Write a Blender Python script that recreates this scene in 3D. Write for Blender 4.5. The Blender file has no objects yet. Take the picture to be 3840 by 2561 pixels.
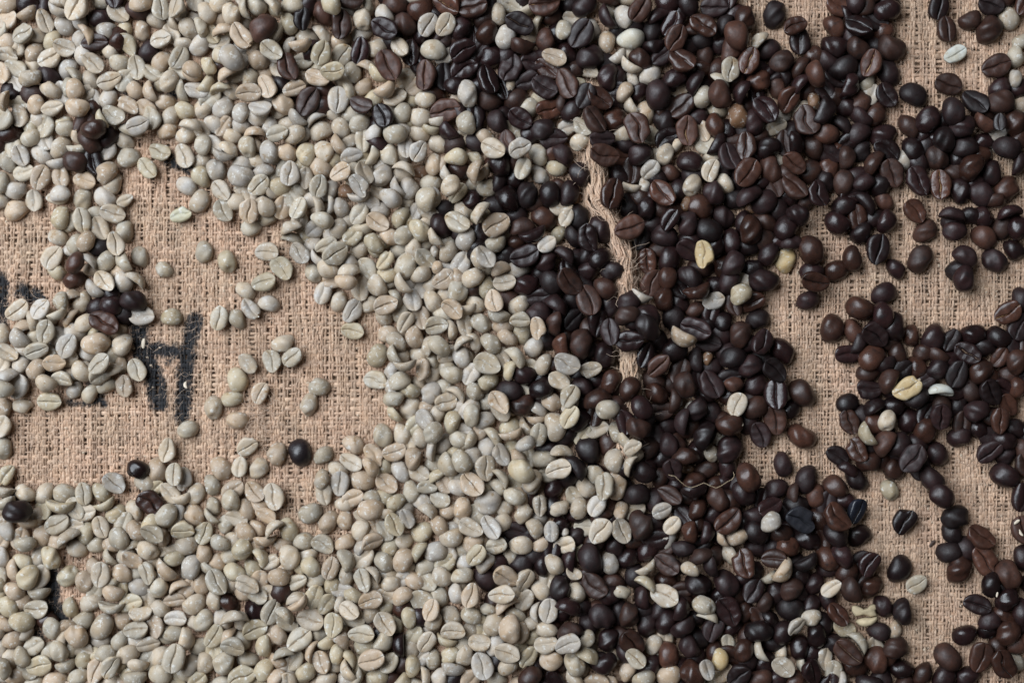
import bpy, math, random, re
import numpy as np
from mathutils import Matrix, Vector

# ------------------------------------------------------------------ camera, light, exposure
scene = bpy.context.scene
COL = scene.collection
PX = 0.0001                      # one pixel of the 3840-wide photograph = 0.1 mm on the cloth
CAM_H = 0.5333                   # metres above the cloth
cam_data = bpy.data.cameras.new("camera")
cam_data.lens = 50.0
cam_data.sensor_width = 36.0
cam_data.clip_start = 0.01
cam_data.clip_end = 20.0
cam_data.dof.use_dof = True
cam_data.dof.focus_distance = CAM_H - 0.0085
cam_data.dof.aperture_fstop = 2.0
cam = bpy.data.objects.new("camera", cam_data)
cam.location = (0, 0, CAM_H)
COL.objects.link(cam)
scene.camera = cam

world = bpy.data.worlds.new("World")
scene.world = world
world.use_nodes = True
bg = world.node_tree.nodes["Background"]
bg.inputs[0].default_value = (0.52, 0.50, 0.48, 1)
bg.inputs[1].default_value = 0.105

def area(name, loc, target, sx, sy, energy, color):
    d = bpy.data.lights.new(name, 'AREA')
    d.shape = 'RECTANGLE'; d.size = sx; d.size_y = sy
    d.energy = energy; d.color = color
    o = bpy.data.objects.new(name, d)
    o.location = loc
    o.rotation_euler = (Vector(target) - Vector(loc)).to_track_quat('-Z', 'Y').to_euler()
    COL.objects.link(o)
    return o
area("window_light", (-0.86, 0.50, 1.12), (-0.02, 0, 0), 1.45, 1.15, 49.0, (0.84, 0.92, 1.0))

scene.view_settings.view_transform = 'Standard'
scene.view_settings.look = 'None'
scene.view_settings.exposure = 0.0
scene.view_settings.gamma = 1.0
scene.view_settings.use_curve_mapping = False
scene.cycles.max_bounces = 8
scene.cycles.diffuse_bounces = 5
scene.cycles.glossy_bounces = 3
scene.cycles.use_denoising = True

rng = np.random.default_rng(11)
random.seed(5)

# ------------------------------------------------------------------ helpers
def px2m(x, y):
    return (x - 1920.0) * PX, (1280.5 - y) * PX

def new_mesh(name, verts, faces, smooth=True):
    me = bpy.data.meshes.new(name)
    verts = np.asarray(verts, dtype=np.float32)
    n4 = isinstance(faces, np.ndarray) and faces.ndim == 2
    if n4:
        k = faces.shape[1]
        me.vertices.add(len(verts)); me.vertices.foreach_set("co", verts.ravel())
        me.loops.add(faces.size); me.loops.foreach_set("vertex_index", faces.astype(np.int32).ravel())
        me.polygons.add(len(faces))
        me.polygons.foreach_set("loop_start", np.arange(0, faces.size, k, dtype=np.int32))
        me.update(calc_edges=True)
    else:
        me.from_pydata([tuple(map(float, v)) for v in verts], [], [tuple(f) for f in faces])
        me.update()
    if smooth:
        me.polygons.foreach_set("use_smooth", np.ones(len(me.polygons), dtype=bool))
    return me

def link(name, me, parent=None, mat=None):
    o = bpy.data.objects.new(name, me)
    if mat is not None and me is not None and not me.materials:
        me.materials.append(mat)
    COL.objects.link(o)
    if parent is not None:
        o.parent = parent
    return o

def smooth1d(n, step, amp):
    k = max(4, int(n / step) + 3)
    p = rng.normal(0, amp, k)
    x = np.linspace(0, k - 1.001, n)
    i = x.astype(int); f = x - i; f = f * f * (3 - 2 * f)
    return p[i] * (1 - f) + p[i + 1] * f

# gentle undulation of the cloth, in metres, for positions in metres
_und = [(rng.uniform(18, 50), rng.uniform(0, 6.28), rng.uniform(0, 6.28)) for _ in range(6)]
def und(x, y):
    z = 0
    for k, d, p in _und:
        z = z + np.sin((x * math.cos(d) + y * math.sin(d)) * k + p)
    return z * 0.00032

# ------------------------------------------------------------------ materials
def nodes_of(name):
    m = bpy.data.materials.new(name); m.use_nodes = True
    nt = m.node_tree
    b = nt.nodes["Principled BSDF"]
    return m, nt, b

def N(nt, t, **kw):
    n = nt.nodes.new(t)
    for k, v in kw.items():
        setattr(n, k, v)
    return n

def mixc(nt, fac, a, b, blend='MIX'):
    n = nt.nodes.new('ShaderNodeMix'); n.data_type = 'RGBA'; n.blend_type = blend
    for sock, v in ((n.inputs[0], fac), (n.inputs[6], a), (n.inputs[7], b)):
        if hasattr(v, 'links'):
            nt.links.new(v, sock)
        else:
            sock.default_value = v if not isinstance(v, tuple) else (*v, 1)[:4]
    return n.outputs[2]

def ramp(nt, fac, p0, p1, c0=(0, 0, 0, 1), c1=(1, 1, 1, 1)):
    r = nt.nodes.new('ShaderNodeValToRGB')
    r.color_ramp.elements[0].position = p0; r.color_ramp.elements[0].color = c0
    r.color_ramp.elements[1].position = p1; r.color_ramp.elements[1].color = c1
    nt.links.new(fac, r.inputs[0])
    return r.outputs[0]

def noise(nt, co, scale, detail=3.0, rough=0.55, w=None):
    n = nt.nodes.new('ShaderNodeTexNoise')
    n.noise_dimensions = '4D' if w is not None else '3D'
    nt.links.new(co, n.inputs['Vector'])
    n.inputs['Scale'].default_value = scale
    n.inputs['Detail'].default_value = detail
    n.inputs['Roughness'].default_value = rough
    if w is not None:
        nt.links.new(w, n.inputs['W'])
    return n.outputs[0]

def bean_material(name, roasted, joined):
    """colour of each bean comes from the object (single beans) or from a face attribute (joined beans)"""
    m, nt, b = nodes_of(name)
    tc = N(nt, 'ShaderNodeTexCoord')
    if joined:
        at = N(nt, 'ShaderNodeAttribute', attribute_name='tone'); base = at.outputs['Color']
        w = N(nt, 'ShaderNodeValue').outputs[0]
        co = tc.outputs['Object']; k = 1.0
    else:
        oi = N(nt, 'ShaderNodeObjectInfo'); base = oi.outputs['Color']
        mul = N(nt, 'ShaderNodeMath', operation='MULTIPLY'); mul.inputs[1].default_value = 37.0
        nt.links.new(oi.outputs['Random'], mul.inputs[0]); w = mul.outputs[0]
        co = tc.outputs['Object']; k = 0.009       # single beans are modelled at unit length and scaled to about 9 mm
    S = 1.0 if joined else k
    big = noise(nt, co, 260 * S, 2.0, 0.5, w)
    fine = noise(nt, co, 1500 * S, 4.0, 0.65, w)
    if roasted:
        c = mixc(nt, ramp(nt, big, 0.35, 0.7), base, mixc(nt, 1.0, base, (0.60, 0.62, 0.66), 'MULTIPLY'))
        c = mixc(nt, ramp(nt, fine, 0.5, 0.78), c, mixc(nt, 1.0, c, (1.7, 1.5, 1.35), 'MULTIPLY'))
        scorch = noise(nt, co, 480 * S, 3.0, 0.6, w)
        c = mixc(nt, ramp(nt, scorch, 0.56, 0.70), c, mixc(nt, 1.0, c, (0.42, 0.42, 0.45), 'MULTIPLY'))
        rr = ramp(nt, scorch, 0.3, 0.72, (0.27,) * 3 + (1,), (0.55,) * 3 + (1,))
        dull = N(nt, 'ShaderNodeMath', operation='MULTIPLY_ADD')
        nt.links.new(at.outputs['Alpha'] if joined else oi.outputs['Random'], dull.inputs[0])
        dull.inputs[1].default_value = 0.30; dull.inputs[2].default_value = -0.12
        add = N(nt, 'ShaderNodeMath', operation='ADD')
        nt.links.new(rr, add.inputs[0]); nt.links.new(dull.outputs[0], add.inputs[1])
        nt.links.new(add.outputs[0], b.inputs['Roughness'])
        b.inputs['Specular IOR Level'].default_value = 0.45
        bump_s, bump_d = 0.6, 0.00025
    else:
        c = mixc(nt, ramp(nt, big, 0.32, 0.72), base, mixc(nt, 1.0, base, (0.93, 0.81, 0.65), 'MULTIPLY'))
        c = mixc(nt, ramp(nt, fine, 0.55, 0.75), c, mixc(nt, 1.0, c, (0.80, 0.76, 0.70), 'MULTIPLY'))
        c = mixc(nt, ramp(nt, fine, 0.30, 0.42, (1, 1, 1, 1), (0, 0, 0, 1)), c, mixc(nt, 1.0, c, (1.12, 1.12, 1.10), 'MULTIPLY'))
        skin = noise(nt, co, 620 * S, 4.0, 0.7, w)
        c = mixc(nt, ramp(nt, skin, 0.56, 0.64), c, mixc(nt, 0.75, c, (0.60, 0.58, 0.54)))
        stain = noise(nt, co, 420 * S, 3.0, 0.65, w)
        c = mixc(nt, ramp(nt, stain, 0.30, 0.40, (1, 1, 1, 1), (0, 0, 0, 1)), c, mixc(nt, 1.0, c, (0.72, 0.60, 0.46), 'MULTIPLY'))
        rr = ramp(nt, skin, 0.35, 0.65, (0.42,) * 3 + (1,), (0.70,) * 3 + (1,))
        nt.links.new(rr, b.inputs['Roughness'])
        b.inputs['Specular IOR Level'].default_value = 0.45
        bump_s, bump_d = 0.6, 0.00020
    nt.links.new(c, b.inputs['Base Color'])
    bp = N(nt, 'ShaderNodeBump'); bp.inputs['Strength'].default_value = bump_s
    bp.inputs['Distance'].default_value = bump_d
    nt.links.new(noise(nt, co, (620 if roasted else 800) * S, 3.0, 0.6, w), bp.inputs['Height'])
    nt.links.new(bp.outputs[0], b.inputs['Normal'])
    return m

MAT = {
    ('p', 0): bean_material('unroasted_bean_skin', False, False),
    ('p', 1): bean_material('unroasted_bean_skin_joined', False, True),
    ('d', 0): bean_material('roasted_bean_skin', True, False),
    ('d', 1): bean_material('roasted_bean_skin_joined', True, True),
}

def simple_mat(name, col, rough=0.8, nscale=900.0, var=0.35, spec=0.3):
    m, nt, b = nodes_of(name)
    tc = N(nt, 'ShaderNodeTexCoord')
    f = noise(nt, tc.outputs['Object'], nscale, 3.0)
    c = mixc(nt, f, tuple(x * (1 - var) for x in col), tuple(min(1, x * (1 + var)) for x in col))
    nt.links.new(c, b.inputs['Base Color'])
    b.inputs['Roughness'].default_value = rough
    b.inputs['Specular IOR Level'].default_value = spec
    return m

def crease_material(name):
    m, nt, b = nodes_of(name)
    oi = N(nt, 'ShaderNodeObjectInfo')
    tc = N(nt, 'ShaderNodeTexCoord')
    mul = N(nt, 'ShaderNodeMath', operation='MULTIPLY'); mul.inputs[1].default_value = 51.0
    nt.links.new(oi.outputs['Random'], mul.inputs[0])
    f = noise(nt, tc.outputs['Object'], 9.0, 3.0, 0.6, mul.outputs[0])
    c = mixc(nt, ramp(nt, f, 0.35, 0.65), mixc(nt, 1.0, oi.outputs['Color'], (0.5, 0.46, 0.42), 'MULTIPLY'), oi.outputs['Color'])
    nt.links.new(c, b.inputs['Base Color'])
    b.inputs['Roughness'].default_value = 0.6
    return m
MAT_CREASE = crease_material('crease_skin')

def burlap_material(name, vertical):
    m, nt, b = nodes_of(name)
    tc = N(nt, 'ShaderNodeTexCoord')
    oi = N(nt, 'ShaderNodeObjectInfo')
    mp = N(nt, 'ShaderNodeMapping')
    nt.links.new(tc.outputs['Object'], mp.inputs[0])
    mp.inputs['Scale'].default_value = (1, 0.10, 1) if vertical else (0.10, 1, 1)
    fib = noise(nt, mp.outputs[0], 5200, 4.0, 0.65)
    patch = noise(nt, tc.outputs['Object'], 38, 3.0, 0.6)
    blot = noise(nt, tc.outputs['Object'], 300, 3.0, 0.6)
    c = mixc(nt, ramp(nt, fib, 0.30, 0.70), (0.34, 0.205, 0.135), (0.74, 0.54, 0.41))
    strk = noise(nt, mp.outputs[0], 1700, 2.0, 0.5)
    c = mixc(nt, ramp(nt, strk, 0.34, 0.62), mixc(nt, 1.0, c, (0.70, 0.63, 0.58), 'MULTIPLY'), c)
    c = mixc(nt, ramp(nt, patch, 0.35, 0.68), c, mixc(nt, 1.0, c, (0.90, 0.95, 0.94), 'MULTIPLY'))
    c = mixc(nt, ramp(nt, blot, 0.42, 0.70), c, mixc(nt, 1.0, c, (1.16, 1.14, 1.10), 'MULTIPLY'))
    v = N(nt, 'ShaderNodeMapRange'); v.inputs[3].default_value = 0.80; v.inputs[4].default_value = 1.18
    nt.links.new(oi.outputs['Random'], v.inputs[0])
    g = N(nt, 'ShaderNodeCombineColor')
    for i in range(3):
        nt.links.new(v.outputs[0], g.inputs[i])
    c = mixc(nt, 1.0, c, g.outputs[0], 'MULTIPLY')
    # dark specks scattered over the jute
    sp = noise(nt, tc.outputs['Object'], 1050, 2.0, 0.5)
    c = mixc(nt, ramp(nt, sp, 0.70, 0.76), c, (0.045, 0.03, 0.022))
    # printed black lettering
    ink = N(nt, 'ShaderNodeAttribute', attribute_name='ink')
    rub = noise(nt, mp.outputs[0], 2600, 3.0, 0.7)
    worn = noise(nt, tc.outputs['Object'], 420, 4.0, 0.7)
    both = N(nt, 'ShaderNodeMath', operation='ADD'); nt.links.new(rub, both.inputs[0]); nt.links.new(worn, both.inputs[1])
    sub = N(nt, 'ShaderNodeMath', operation='MULTIPLY_ADD')
    nt.links.new(both.outputs[0], sub.inputs[0]); sub.inputs[1].default_value = -0.50
    nt.links.new(ink.outputs['Fac'], sub.inputs[2])
    c = mixc(nt, ramp(nt, sub.outputs[0], -0.02, 0.46), c, (0.024, 0.024, 0.026))
    nt.links.new(c, b.inputs['Base Color'])
    b.inputs['Roughness'].default_value = 0.85
    b.inputs['Specular IOR Level'].default_value = 0.2
    bp = N(nt, 'ShaderNodeBump'); bp.inputs['Strength'].default_value = 0.5
    bp.inputs['Distance'].default_value = 0.0003
    nt.links.new(fib, bp.inputs['Height'])
    nt.links.new(bp.outputs[0], b.inputs['Normal'])
    return m
MAT_WARP = burlap_material('jute_warp', True)
MAT_WEFT = burlap_material('jute_weft', False)
MAT_FUZZ = simple_mat('jute_fuzz', (0.62, 0.46, 0.35), 0.8, 400, 0.3)
MAT_UNDER = simple_mat('underlayer', (0.16, 0.095, 0.062), 0.9, 600, 0.4)

# ------------------------------------------------------------------ printed lettering on the sack (strokes in photo pixels)
INK = [
    ([(518, 1205), (533, 1320), (575, 1400), (598, 1505)], 48), ([(732, 1200), (712, 1285), (697, 1385), (683, 1560)], 41),
    ([(565, 1308), (672, 1322)], 37), ([(625, 1330), (630, 1368)], 15),
    ([(8, 1050), (10, 1245)], 38), ([(85, 1090), (142, 1115)], 40),
    ([(262, 1505), (312, 1518), (372, 1500)], 20), ([(340, 1450), (395, 1512)], 26),
    ([(612, 385), (645, 358)], 32), ([(690, 158), (712, 182)], 24), ([(440, 318), (470, 352)], 24),
    ([(628, 600), (700, 632), (745, 608)], 32), ([(455, 538), (472, 548)], 22), ([(740, 552), (765, 562)], 20),
    ([(25, 1862), (72, 1850)], 20), ([(188, 1928), (202, 1952)], 22),
    ([(196, 2125), (200, 2262), (238, 2335)], 40), ([(118, 2350), (152, 2382)], 26),
]
def ink_at(x, y):
    """x, y in photo pixels (arrays) -> how inked the yarn is, 0..1"""
    out = np.zeros_like(x)
    rough = rng.normal(0, 6.0, x.shape) + 6 * np.sin(x * 0.11 + 2 * np.sin(y * 0.07)) * np.sin(y * 0.13 + 1.3)
    for pts, hw in INK:
        for (ax, ay), (bx, by) in zip(pts[:-1], pts[1:]):
            dx, dy = bx - ax, by - ay
            t = np.clip(((x - ax) * dx + (y - ay) * dy) / (dx * dx + dy * dy), 0, 1)
            d = np.hypot(x - ax - t * dx, y - ay - t * dy)
            out = np.maximum(out, np.clip((hw + 12 - d + rough) / 30.0, 0, 1))
    return out

# ------------------------------------------------------------------ the burlap: every yarn is a part of the cloth
MAT_BACK = simple_mat('backing_sheet_brown', (0.20, 0.125, 0.08), 0.9, 1400, 0.6)  # backing sheet added close under the weave to lighten its shaded holes
under_me = new_mesh('tabletop', [(-0.6, -0.5, -0.004), (0.6, -0.5, -0.004), (0.6, 0.5, -0.004), (-0.6, 0.5, -0.004)], [(0, 1, 2, 3)], False)
tabletop = link('tabletop', under_me, None, MAT_UNDER); tabletop['kind'] = 'structure'
burlap = link('burlap_cloth', None); burlap['kind'] = 'structure'
_bx, _by = np.meshgrid(np.linspace(-0.213, 0.213, 110), np.linspace(-0.149, 0.149, 80))
_bv = np.stack([_bx, _by, und(_bx, _by) - 0.00105], -1).reshape(-1, 3)
_bi = (np.arange(79)[:, None] * 110 + np.arange(109)[None, :]).ravel()
link('backing_sheet', new_mesh('backing_sheet', _bv, np.stack([_bi, _bi + 1, _bi + 111, _bi + 110], 1)), burlap, MAT_BACK)

WP, FP = 0.00206, 0.00178          # pitch of the warp pairs and of the weft rows
HX, HY = 0.212, 0.148              # half size of the woven cloth
nW, nF = int(2 * HX / WP), int(2 * HY / FP)

def ribbon(cx, cy, cz, side, half, thick):
    """half tubes: centre line arrays (n), sideways unit vector, half width (n), thickness (n)"""
    n = len(cx)
    prof = [(-1.0, -0.55), (-0.52, 0.52), (0.0, 0.80), (0.52, 0.52), (1.0, -0.55)]
    V = np.zeros((n, len(prof), 3))
    for k, (s, h) in enumerate(prof):
        V[:, k, 0] = cx + side[0] * half * s
        V[:, k, 1] = cy + side[1] * half * s
        V[:, k, 2] = cz + thick * h
    m = len(prof)
    i = np.arange(n - 1)[:, None] * m + np.arange(m - 1)[None, :]
    F = np.stack([i, i + 1, i + 1 + m, i + m], -1).reshape(-1, 4)
    return V.reshape(-1, 3), F

def yarn(name, parts, mat):
    Vs, Fs, o = [], [], 0
    for V, F in parts:
        Vs.append(V); Fs.append(F + o); o += len(V)
    V = np.concatenate(Vs); F = np.concatenate(Fs)
    V[:, 2] += und(V[:, 0], V[:, 1])
    me = new_mesh(name, V, F)
    a = me.attributes.new('ink', 'FLOAT', 'POINT')
    a.data.foreach_set('value', ink_at(V[:, 0] / PX + 1920, 1280.5 - V[:, 1] / PX).astype(np.float32))
    return link(name, me, burlap, mat)

AMP = 0.00030
jit = rng.normal(0, 0.00026, nW + 1)
weft_off = [smooth1d(nW + 1, 9, 0.00012) for _ in range(nF + 1)]
for i in range(nW + 1):
    x0 = -HX + i * WP
    n = 2 * nF + 1
    y = np.linspace(-HY, HY, n)
    phase = (y + HY) / FP
    wander = smooth1d(n, 26, 0.00040)
    strands = []
    for s in (-1, 1):
        cz = 0.00020 + AMP * np.cos(np.pi * (phase + i)) + rng.normal(0, 0.00005, n) + smooth1d(n, 9, 0.00007)
        half = 0.00051 * (1 + smooth1d(n, 3.0, 0.26) + smooth1d(n, 14, 0.14)) * rng.uniform(0.70, 1.28)
        cx = x0 + jit[i] + wander + s * 0.00051 + smooth1d(n, 5, 0.00016)
        strands.append(ribbon(cx, y, cz, (1, 0), half, np.full(n, 0.00034)))
    yarn('warp_yarn', strands, MAT_WARP)
for j in range(nF + 1):
    y0 = -HY + j * FP
    n = 2 * nW + 1
    x = np.linspace(-HX, HX, n)
    phase = (x + HX) / WP
    cz = -AMP * np.cos(np.pi * (phase + j)) * 1.0 + rng.normal(0, 0.00003, n)
    half = 0.00068 * (1 + smooth1d(n, 3, 0.28) + smooth1d(n, 14, 0.16)) * rng.uniform(0.66, 1.28)
    cy = y0 + rng.normal(0, 0.00012) + smooth1d(n, 18, 0.00030)
    strands = [ribbon(x, cy, cz, (0, -1), half, np.full(n, 0.00038))]
    yarn('weft_yarn', strands, MAT_WEFT)

# thick seam of the sack, a ridge of coarse strands
SEAM = [(2190, 300), (2205, 420), (2215, 520), (2232, 640), (2246, 760), (2300, 860), (2335, 960), (2338, 1060), (2350, 1130),
        (2362, 1240), (2356, 1360), (2360, 1480), (2366, 1570), (2352, 1660), (2345, 1800)]
SEAM = np.array(SEAM, float)
def seam_x(py):
    return np.interp(py, SEAM[:, 1], SEAM[:, 0])
def seam_h(px, py):
    d = np.abs(px - seam_x(py)) / 54.0
    e = np.clip((py - 300) / 120, 0, 1) * np.clip((1800 - py) / 120, 0, 1)
    return 0.0085 * np.clip(1 - d ** 2.2, 0, 1) * e
for s in range(30):
    lane = (s + 0.5) / 30 * 2 - 1 + rng.normal(0, 0.03)
    n = 150
    py = np.linspace(310, 1790, n)
    off = lane * 50 + smooth1d(n, 5, 7.0) + smooth1d(n, 22, 7.0)
    cx_p = seam_x(py) + off
    X, Y = px2m(cx_p, py)
    h = seam_h(cx_p, py) + 0.0003 + smooth1d(n, 4, 0.00045)
    half = 0.00036 * rng.uniform(0.75, 1.3) * (1 + smooth1d(n, 5, 0.2))
    V, F = ribbon(X, Y, h, (1, 0), np.abs(half) + 0.00008, np.full(n, 0.00042))
    V[:, 2] += und(V[:, 0], V[:, 1])
    me = new_mesh('seam_strand', V, F[:, ::-1])
    me.attributes.new('ink', 'FLOAT', 'POINT')
    link('seam_strand', me, burlap, MAT_WARP)

for s in range(110):                                           # weft ends caught in the seam
    py0 = rng.uniform(360, 1740); n = 7
    x0 = seam_x(py0) + rng.normal(0, 26)
    L_ = rng.uniform(16, 44)
    cx_p = x0 + np.linspace(-L_ / 2, L_ / 2, n)
    py = py0 + smooth1d(n, 3, 3.0)
    X, Y = px2m(cx_p, py)
    h = seam_h(cx_p, py) + 0.00075 - 0.0009 * np.linspace(-1, 1, n) ** 2
    V, F = ribbon(X, Y, h, (0, -1), np.full(n, rng.uniform(0.00035, 0.00065)), np.full(n, 0.00035))
    V[:, 2] += und(V[:, 0], V[:, 1])
    me = new_mesh('seam_weft', V, F)
    me.attributes.new('ink', 'FLOAT', 'POINT')
    link('seam_weft', me, burlap, MAT_WEFT)

def hair(p0, heading, length, nseg, curl, lift, r):
    """three-sided curved fibre"""
    pts = [np.array(p0, float)]
    a = heading; k = rng.normal(0, curl)
    for q in range(nseg):
        a += k + rng.normal(0, curl * 0.6)
        st = length / nseg
        pz = pts[0][2] + lift * math.sin(math.pi * (q + 1) / nseg)
        pts.append(np.array([pts[-1][0] + math.cos(a) * st, pts[-1][1] + math.sin(a) * st, pz]))
    return np.array(pts), r

def fibres_mesh(name, curves):
    V, F = [], []
    for P, r in curves:
        o = len(V); n = len(P)
        for q in range(n):
            t = P[min(q + 1, n - 1)] - P[max(q - 1, 0)]
            sd = np.array([-t[1], t[0], 0]); sd /= (np.linalg.norm(sd) + 1e-9)
            rr = r * (1 if 0 < q < n - 1 else 0.5)
            V += [P[q] - sd * rr, P[q] + np.array([0, 0, rr * 1.2]), P[q] + sd * rr]
        for q in range(n - 1):
            b = o + q * 3
            F += [(b, b + 1, b + 4, b + 3), (b + 1, b + 2, b + 5, b + 4), (b + 2, b, b + 3, b + 5)]
    return new_mesh(name, np.array(V), np.array(F, dtype=np.int32))

cur = []
for k in range(9500):
    x = rng.uniform(-HX, HX); y = rng.uniform(-HY, HY)
    z = 0.0003 + float(und(x, y))
    cur.append(hair((x, y, z), rng.choice([1.57, 0.2, -1.57, 3.0]) + rng.normal(0, 0.7), rng.uniform(0.002, 0.009), 5,
                    0.35, rng.uniform(0.0001, 0.0009), rng.uniform(0.00003, 0.00007)))
for k in range(500):                                           # hairs standing off the seam
    py0 = rng.uniform(330, 1760); px0 = seam_x(py0) + rng.normal(0, 36)
    x, y = px2m(px0, py0)
    z = float(seam_h(np.array(px0), np.array(py0))) + 0.0006 + float(und(x, y))
    cur.append(hair((x, y, z), rng.choice([1.57, -1.57, 0.3, 2.9]) + rng.normal(0, 0.6), rng.uniform(0.003, 0.010), 6,
                    0.3, rng.uniform(0.0002, 0.0012), rng.uniform(0.00003, 0.00008)))
for k in range(34):                                            # the tangled loop of fibres below the lettering
    x, y = px2m(975 + rng.normal(0, 12), 1575 + rng.normal(0, 12))
    cur.append(hair((x + rng.normal(0, 0.003), y + rng.normal(0, 0.003), 0.0006), rng.uniform(0, 6.28), rng.uniform(0.008, 0.016), 10,
                    0.5, rng.uniform(0.0003, 0.0012), 0.00006))
fz = link('fibre_fuzz', fibres_mesh('fibre_fuzz', cur), burlap, MAT_FUZZ)
fz['kind'] = 'stuff'

# ------------------------------------------------------------------ one coffee bean, modelled at unit length (x = long axis, dome on +z, flat creased face on -z)
FACE_S = {1: [-1, -.86, -.62, -.36, -.19, -.10, -.045, 0, .045, .10, .19, .36, .62, .86, 1], 0: [-1, -.75, -.4, -.14, -.05, .05, .14, .4, .75, 1]}
def bean_shape(seed, roasted, hi, bent=False):
    r = np.random.default_rng(seed)
    W = (0.715 if roasted else 0.715) * r.uniform(0.90, 1.10)
    T = (0.48 if roasted else 0.42) * r.uniform(0.88, 1.12)
    egg = r.uniform(-0.16, 0.16); curl = r.uniform(0.02, 0.09) * (0.5 if roasted else 1.0) if not bent else r.uniform(0.08, 0.15)
    banana = r.uniform(-0.09, 0.09)
    g_d = r.uniform(0.20, 0.30) if roasted else r.uniform(0.14, 0.26)
    g_w = r.uniform(0.035, 0.055) if roasted else r.uniform(0.035, 0.06)
    g_a, g_p = r.uniform(0.02, 0.13), r.uniform(-0.6, 0.6)
    roll = r.uniform(0.03, 0.09) if roasted else r.uniform(0.015, 0.07)
    nu = 23 if hi else 13
    nd = 12 if hi else 8
    u = -np.cos(np.linspace(0.10, math.pi - 0.10, nu))
    lum = [(r.uniform(2, 6), r.uniform(2, 6), r.uniform(0, 6.28), r.uniform(0.006, 0.019)) for _ in range(5)]
    twist = r.normal(0, 0.16); wr_f, wr_p = r.uniform(8, 12), r.uniform(0, 6.28)
    chip = r.random() < 0.22; cp = np.array([r.choice([-0.45, 0.45]), r.uniform(-0.3, 0.3), r.uniform(-0.1, 0.25)])
    fs = FACE_S[1 if hi else 0]
    rows = []
    for uu in u:
        env = (1 - uu * uu) ** 0.5
        w = 0.5 * W * (1 - abs(uu) ** 2.3) ** 0.5 * (1 + egg * uu)
        t = T * (1 - abs(uu) ** 2.3) ** 0.55
        s0 = g_a * math.sin(2.6 * uu + g_p * 3) + r.normal(0, 0.012)
        gk = r.uniform(0.7, 1.25)
        pts = []
        for a in np.linspace(0, math.pi, nd):
            pts.append((w * math.cos(a), t * (0.10 + 0.80 * math.sin(a) ** 0.75)))
        for s in fs[1:-1]:
            ss = s + s0 * (1 - s * s)
            lobe = max(0.0, 1 - ((abs(s) - 0.5) / 0.55) ** 2)
            groove = gk * math.exp(-(s / g_w) ** 2) * g_d * T * (1 - 0.55 * uu ** 4) / T
            z = -t * (0.02 + roll * lobe) + T * groove * env + (0.010 if roasted else 0.006) * math.sin(wr_f * uu * (1 + 0.3 * s) + wr_p + 2.2 * s) * lobe
            pts.append((w * ss * 0.985, z))
        rows.append([(0.5 * uu, y + banana * uu * uu * 0.9, z - curl * (uu * uu) * 0.9) for y, z in pts])
    m = len(rows[0])
    V = np.array(rows).reshape(-1, 3)
    d = np.zeros(len(V))
    for fx, fy, ph, am in lum:
        d += am * np.sin(V[:, 0] * fx * 2 + V[:, 1] * fy * 2.5 + ph)
    V[:, 2] += d * (V[:, 2] > 0.05)
    V[:, 1] += d * 0.6
    ang = twist * V[:, 0] * 2
    ca, sa = np.cos(ang), np.sin(ang)
    V[:, 1], V[:, 2] = V[:, 1] * ca - V[:, 2] * sa, V[:, 1] * sa + V[:, 2] * ca
    if chip:
        dist = np.linalg.norm(V - cp, axis=1)
        V += (np.array([0, 0, 0.08]) - V) * (0.30 * np.exp(-(dist / 0.16) ** 2))[:, None]
    F = []
    for i in range(len(rows) - 1):
        for k in range(m):
            a, b2 = i * m + k, i * m + (k + 1) % m
            F.append((a, a + m, b2 + m, b2))
    e0 = V[:m].mean(0) + np.array([-0.012, 0, 0]); e1 = V[-m:].mean(0) + np.array([0.012, 0, 0])
    n0 = len(V); V = np.vstack([V, e0, e1])
    F4 = np.array(F)
    caps = [(n0, k, (k + 1) % m) for k in range(m)] + [(n0 + 1, (len(rows) - 1) * m + (k + 1) % m, (len(rows) - 1) * m + k) for k in range(m)]
    V[:, 2] -= 0.38 * T
    # strip of silver skin lying in the crease
    S, SF = [], []
    us = np.linspace(-0.93, 0.93, 15 if hi else 8)
    wid = (0.030 if roasted else 0.045) * r.uniform(0.7, 1.5)
    for q, uu in enumerate(us):
        w = 0.5 * W * (1 - abs(uu) ** 2.3) ** 0.5 * (1 + egg * uu)
        s0 = g_a * math.sin(2.6 * uu + g_p * 3)
        y = w * s0 * 0.985 + banana * uu * uu * 0.9
        hw = wid * (1 - 0.6 * uu ** 2) * r.uniform(0.25, 1.9)
        z = 0.30 * g_d * (1 - 0.55 * uu ** 4) * math.sqrt(1 - uu * uu) - curl * uu * uu * 0.9 - 0.38 * T + r.normal(0, 0.004)
        S += [(0.5 * uu, y - hw, z + 0.012), (0.5 * uu + 0.01, y + r.normal(0, 0.006), z - 0.022), (0.5 * uu, y + hw * r.uniform(0.4, 1.6), z + 0.012)]
        if q:
            b = 3 * q
            SF += [(b - 3, b - 2, b + 1, b), (b - 2, b - 1, b + 2, b + 1)]
    S = np.array(S)
    ang = twist * S[:, 0] * 2
    ca, sa = np.cos(ang), np.sin(ang)
    z_ = S[:, 2] + 0.38 * T
    S[:, 1], S[:, 2] = S[:, 1] * ca - z_ * sa, S[:, 1] * sa + z_ * ca - 0.38 * T
    return V, F4, caps, S, np.array(SF), W, T

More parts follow.
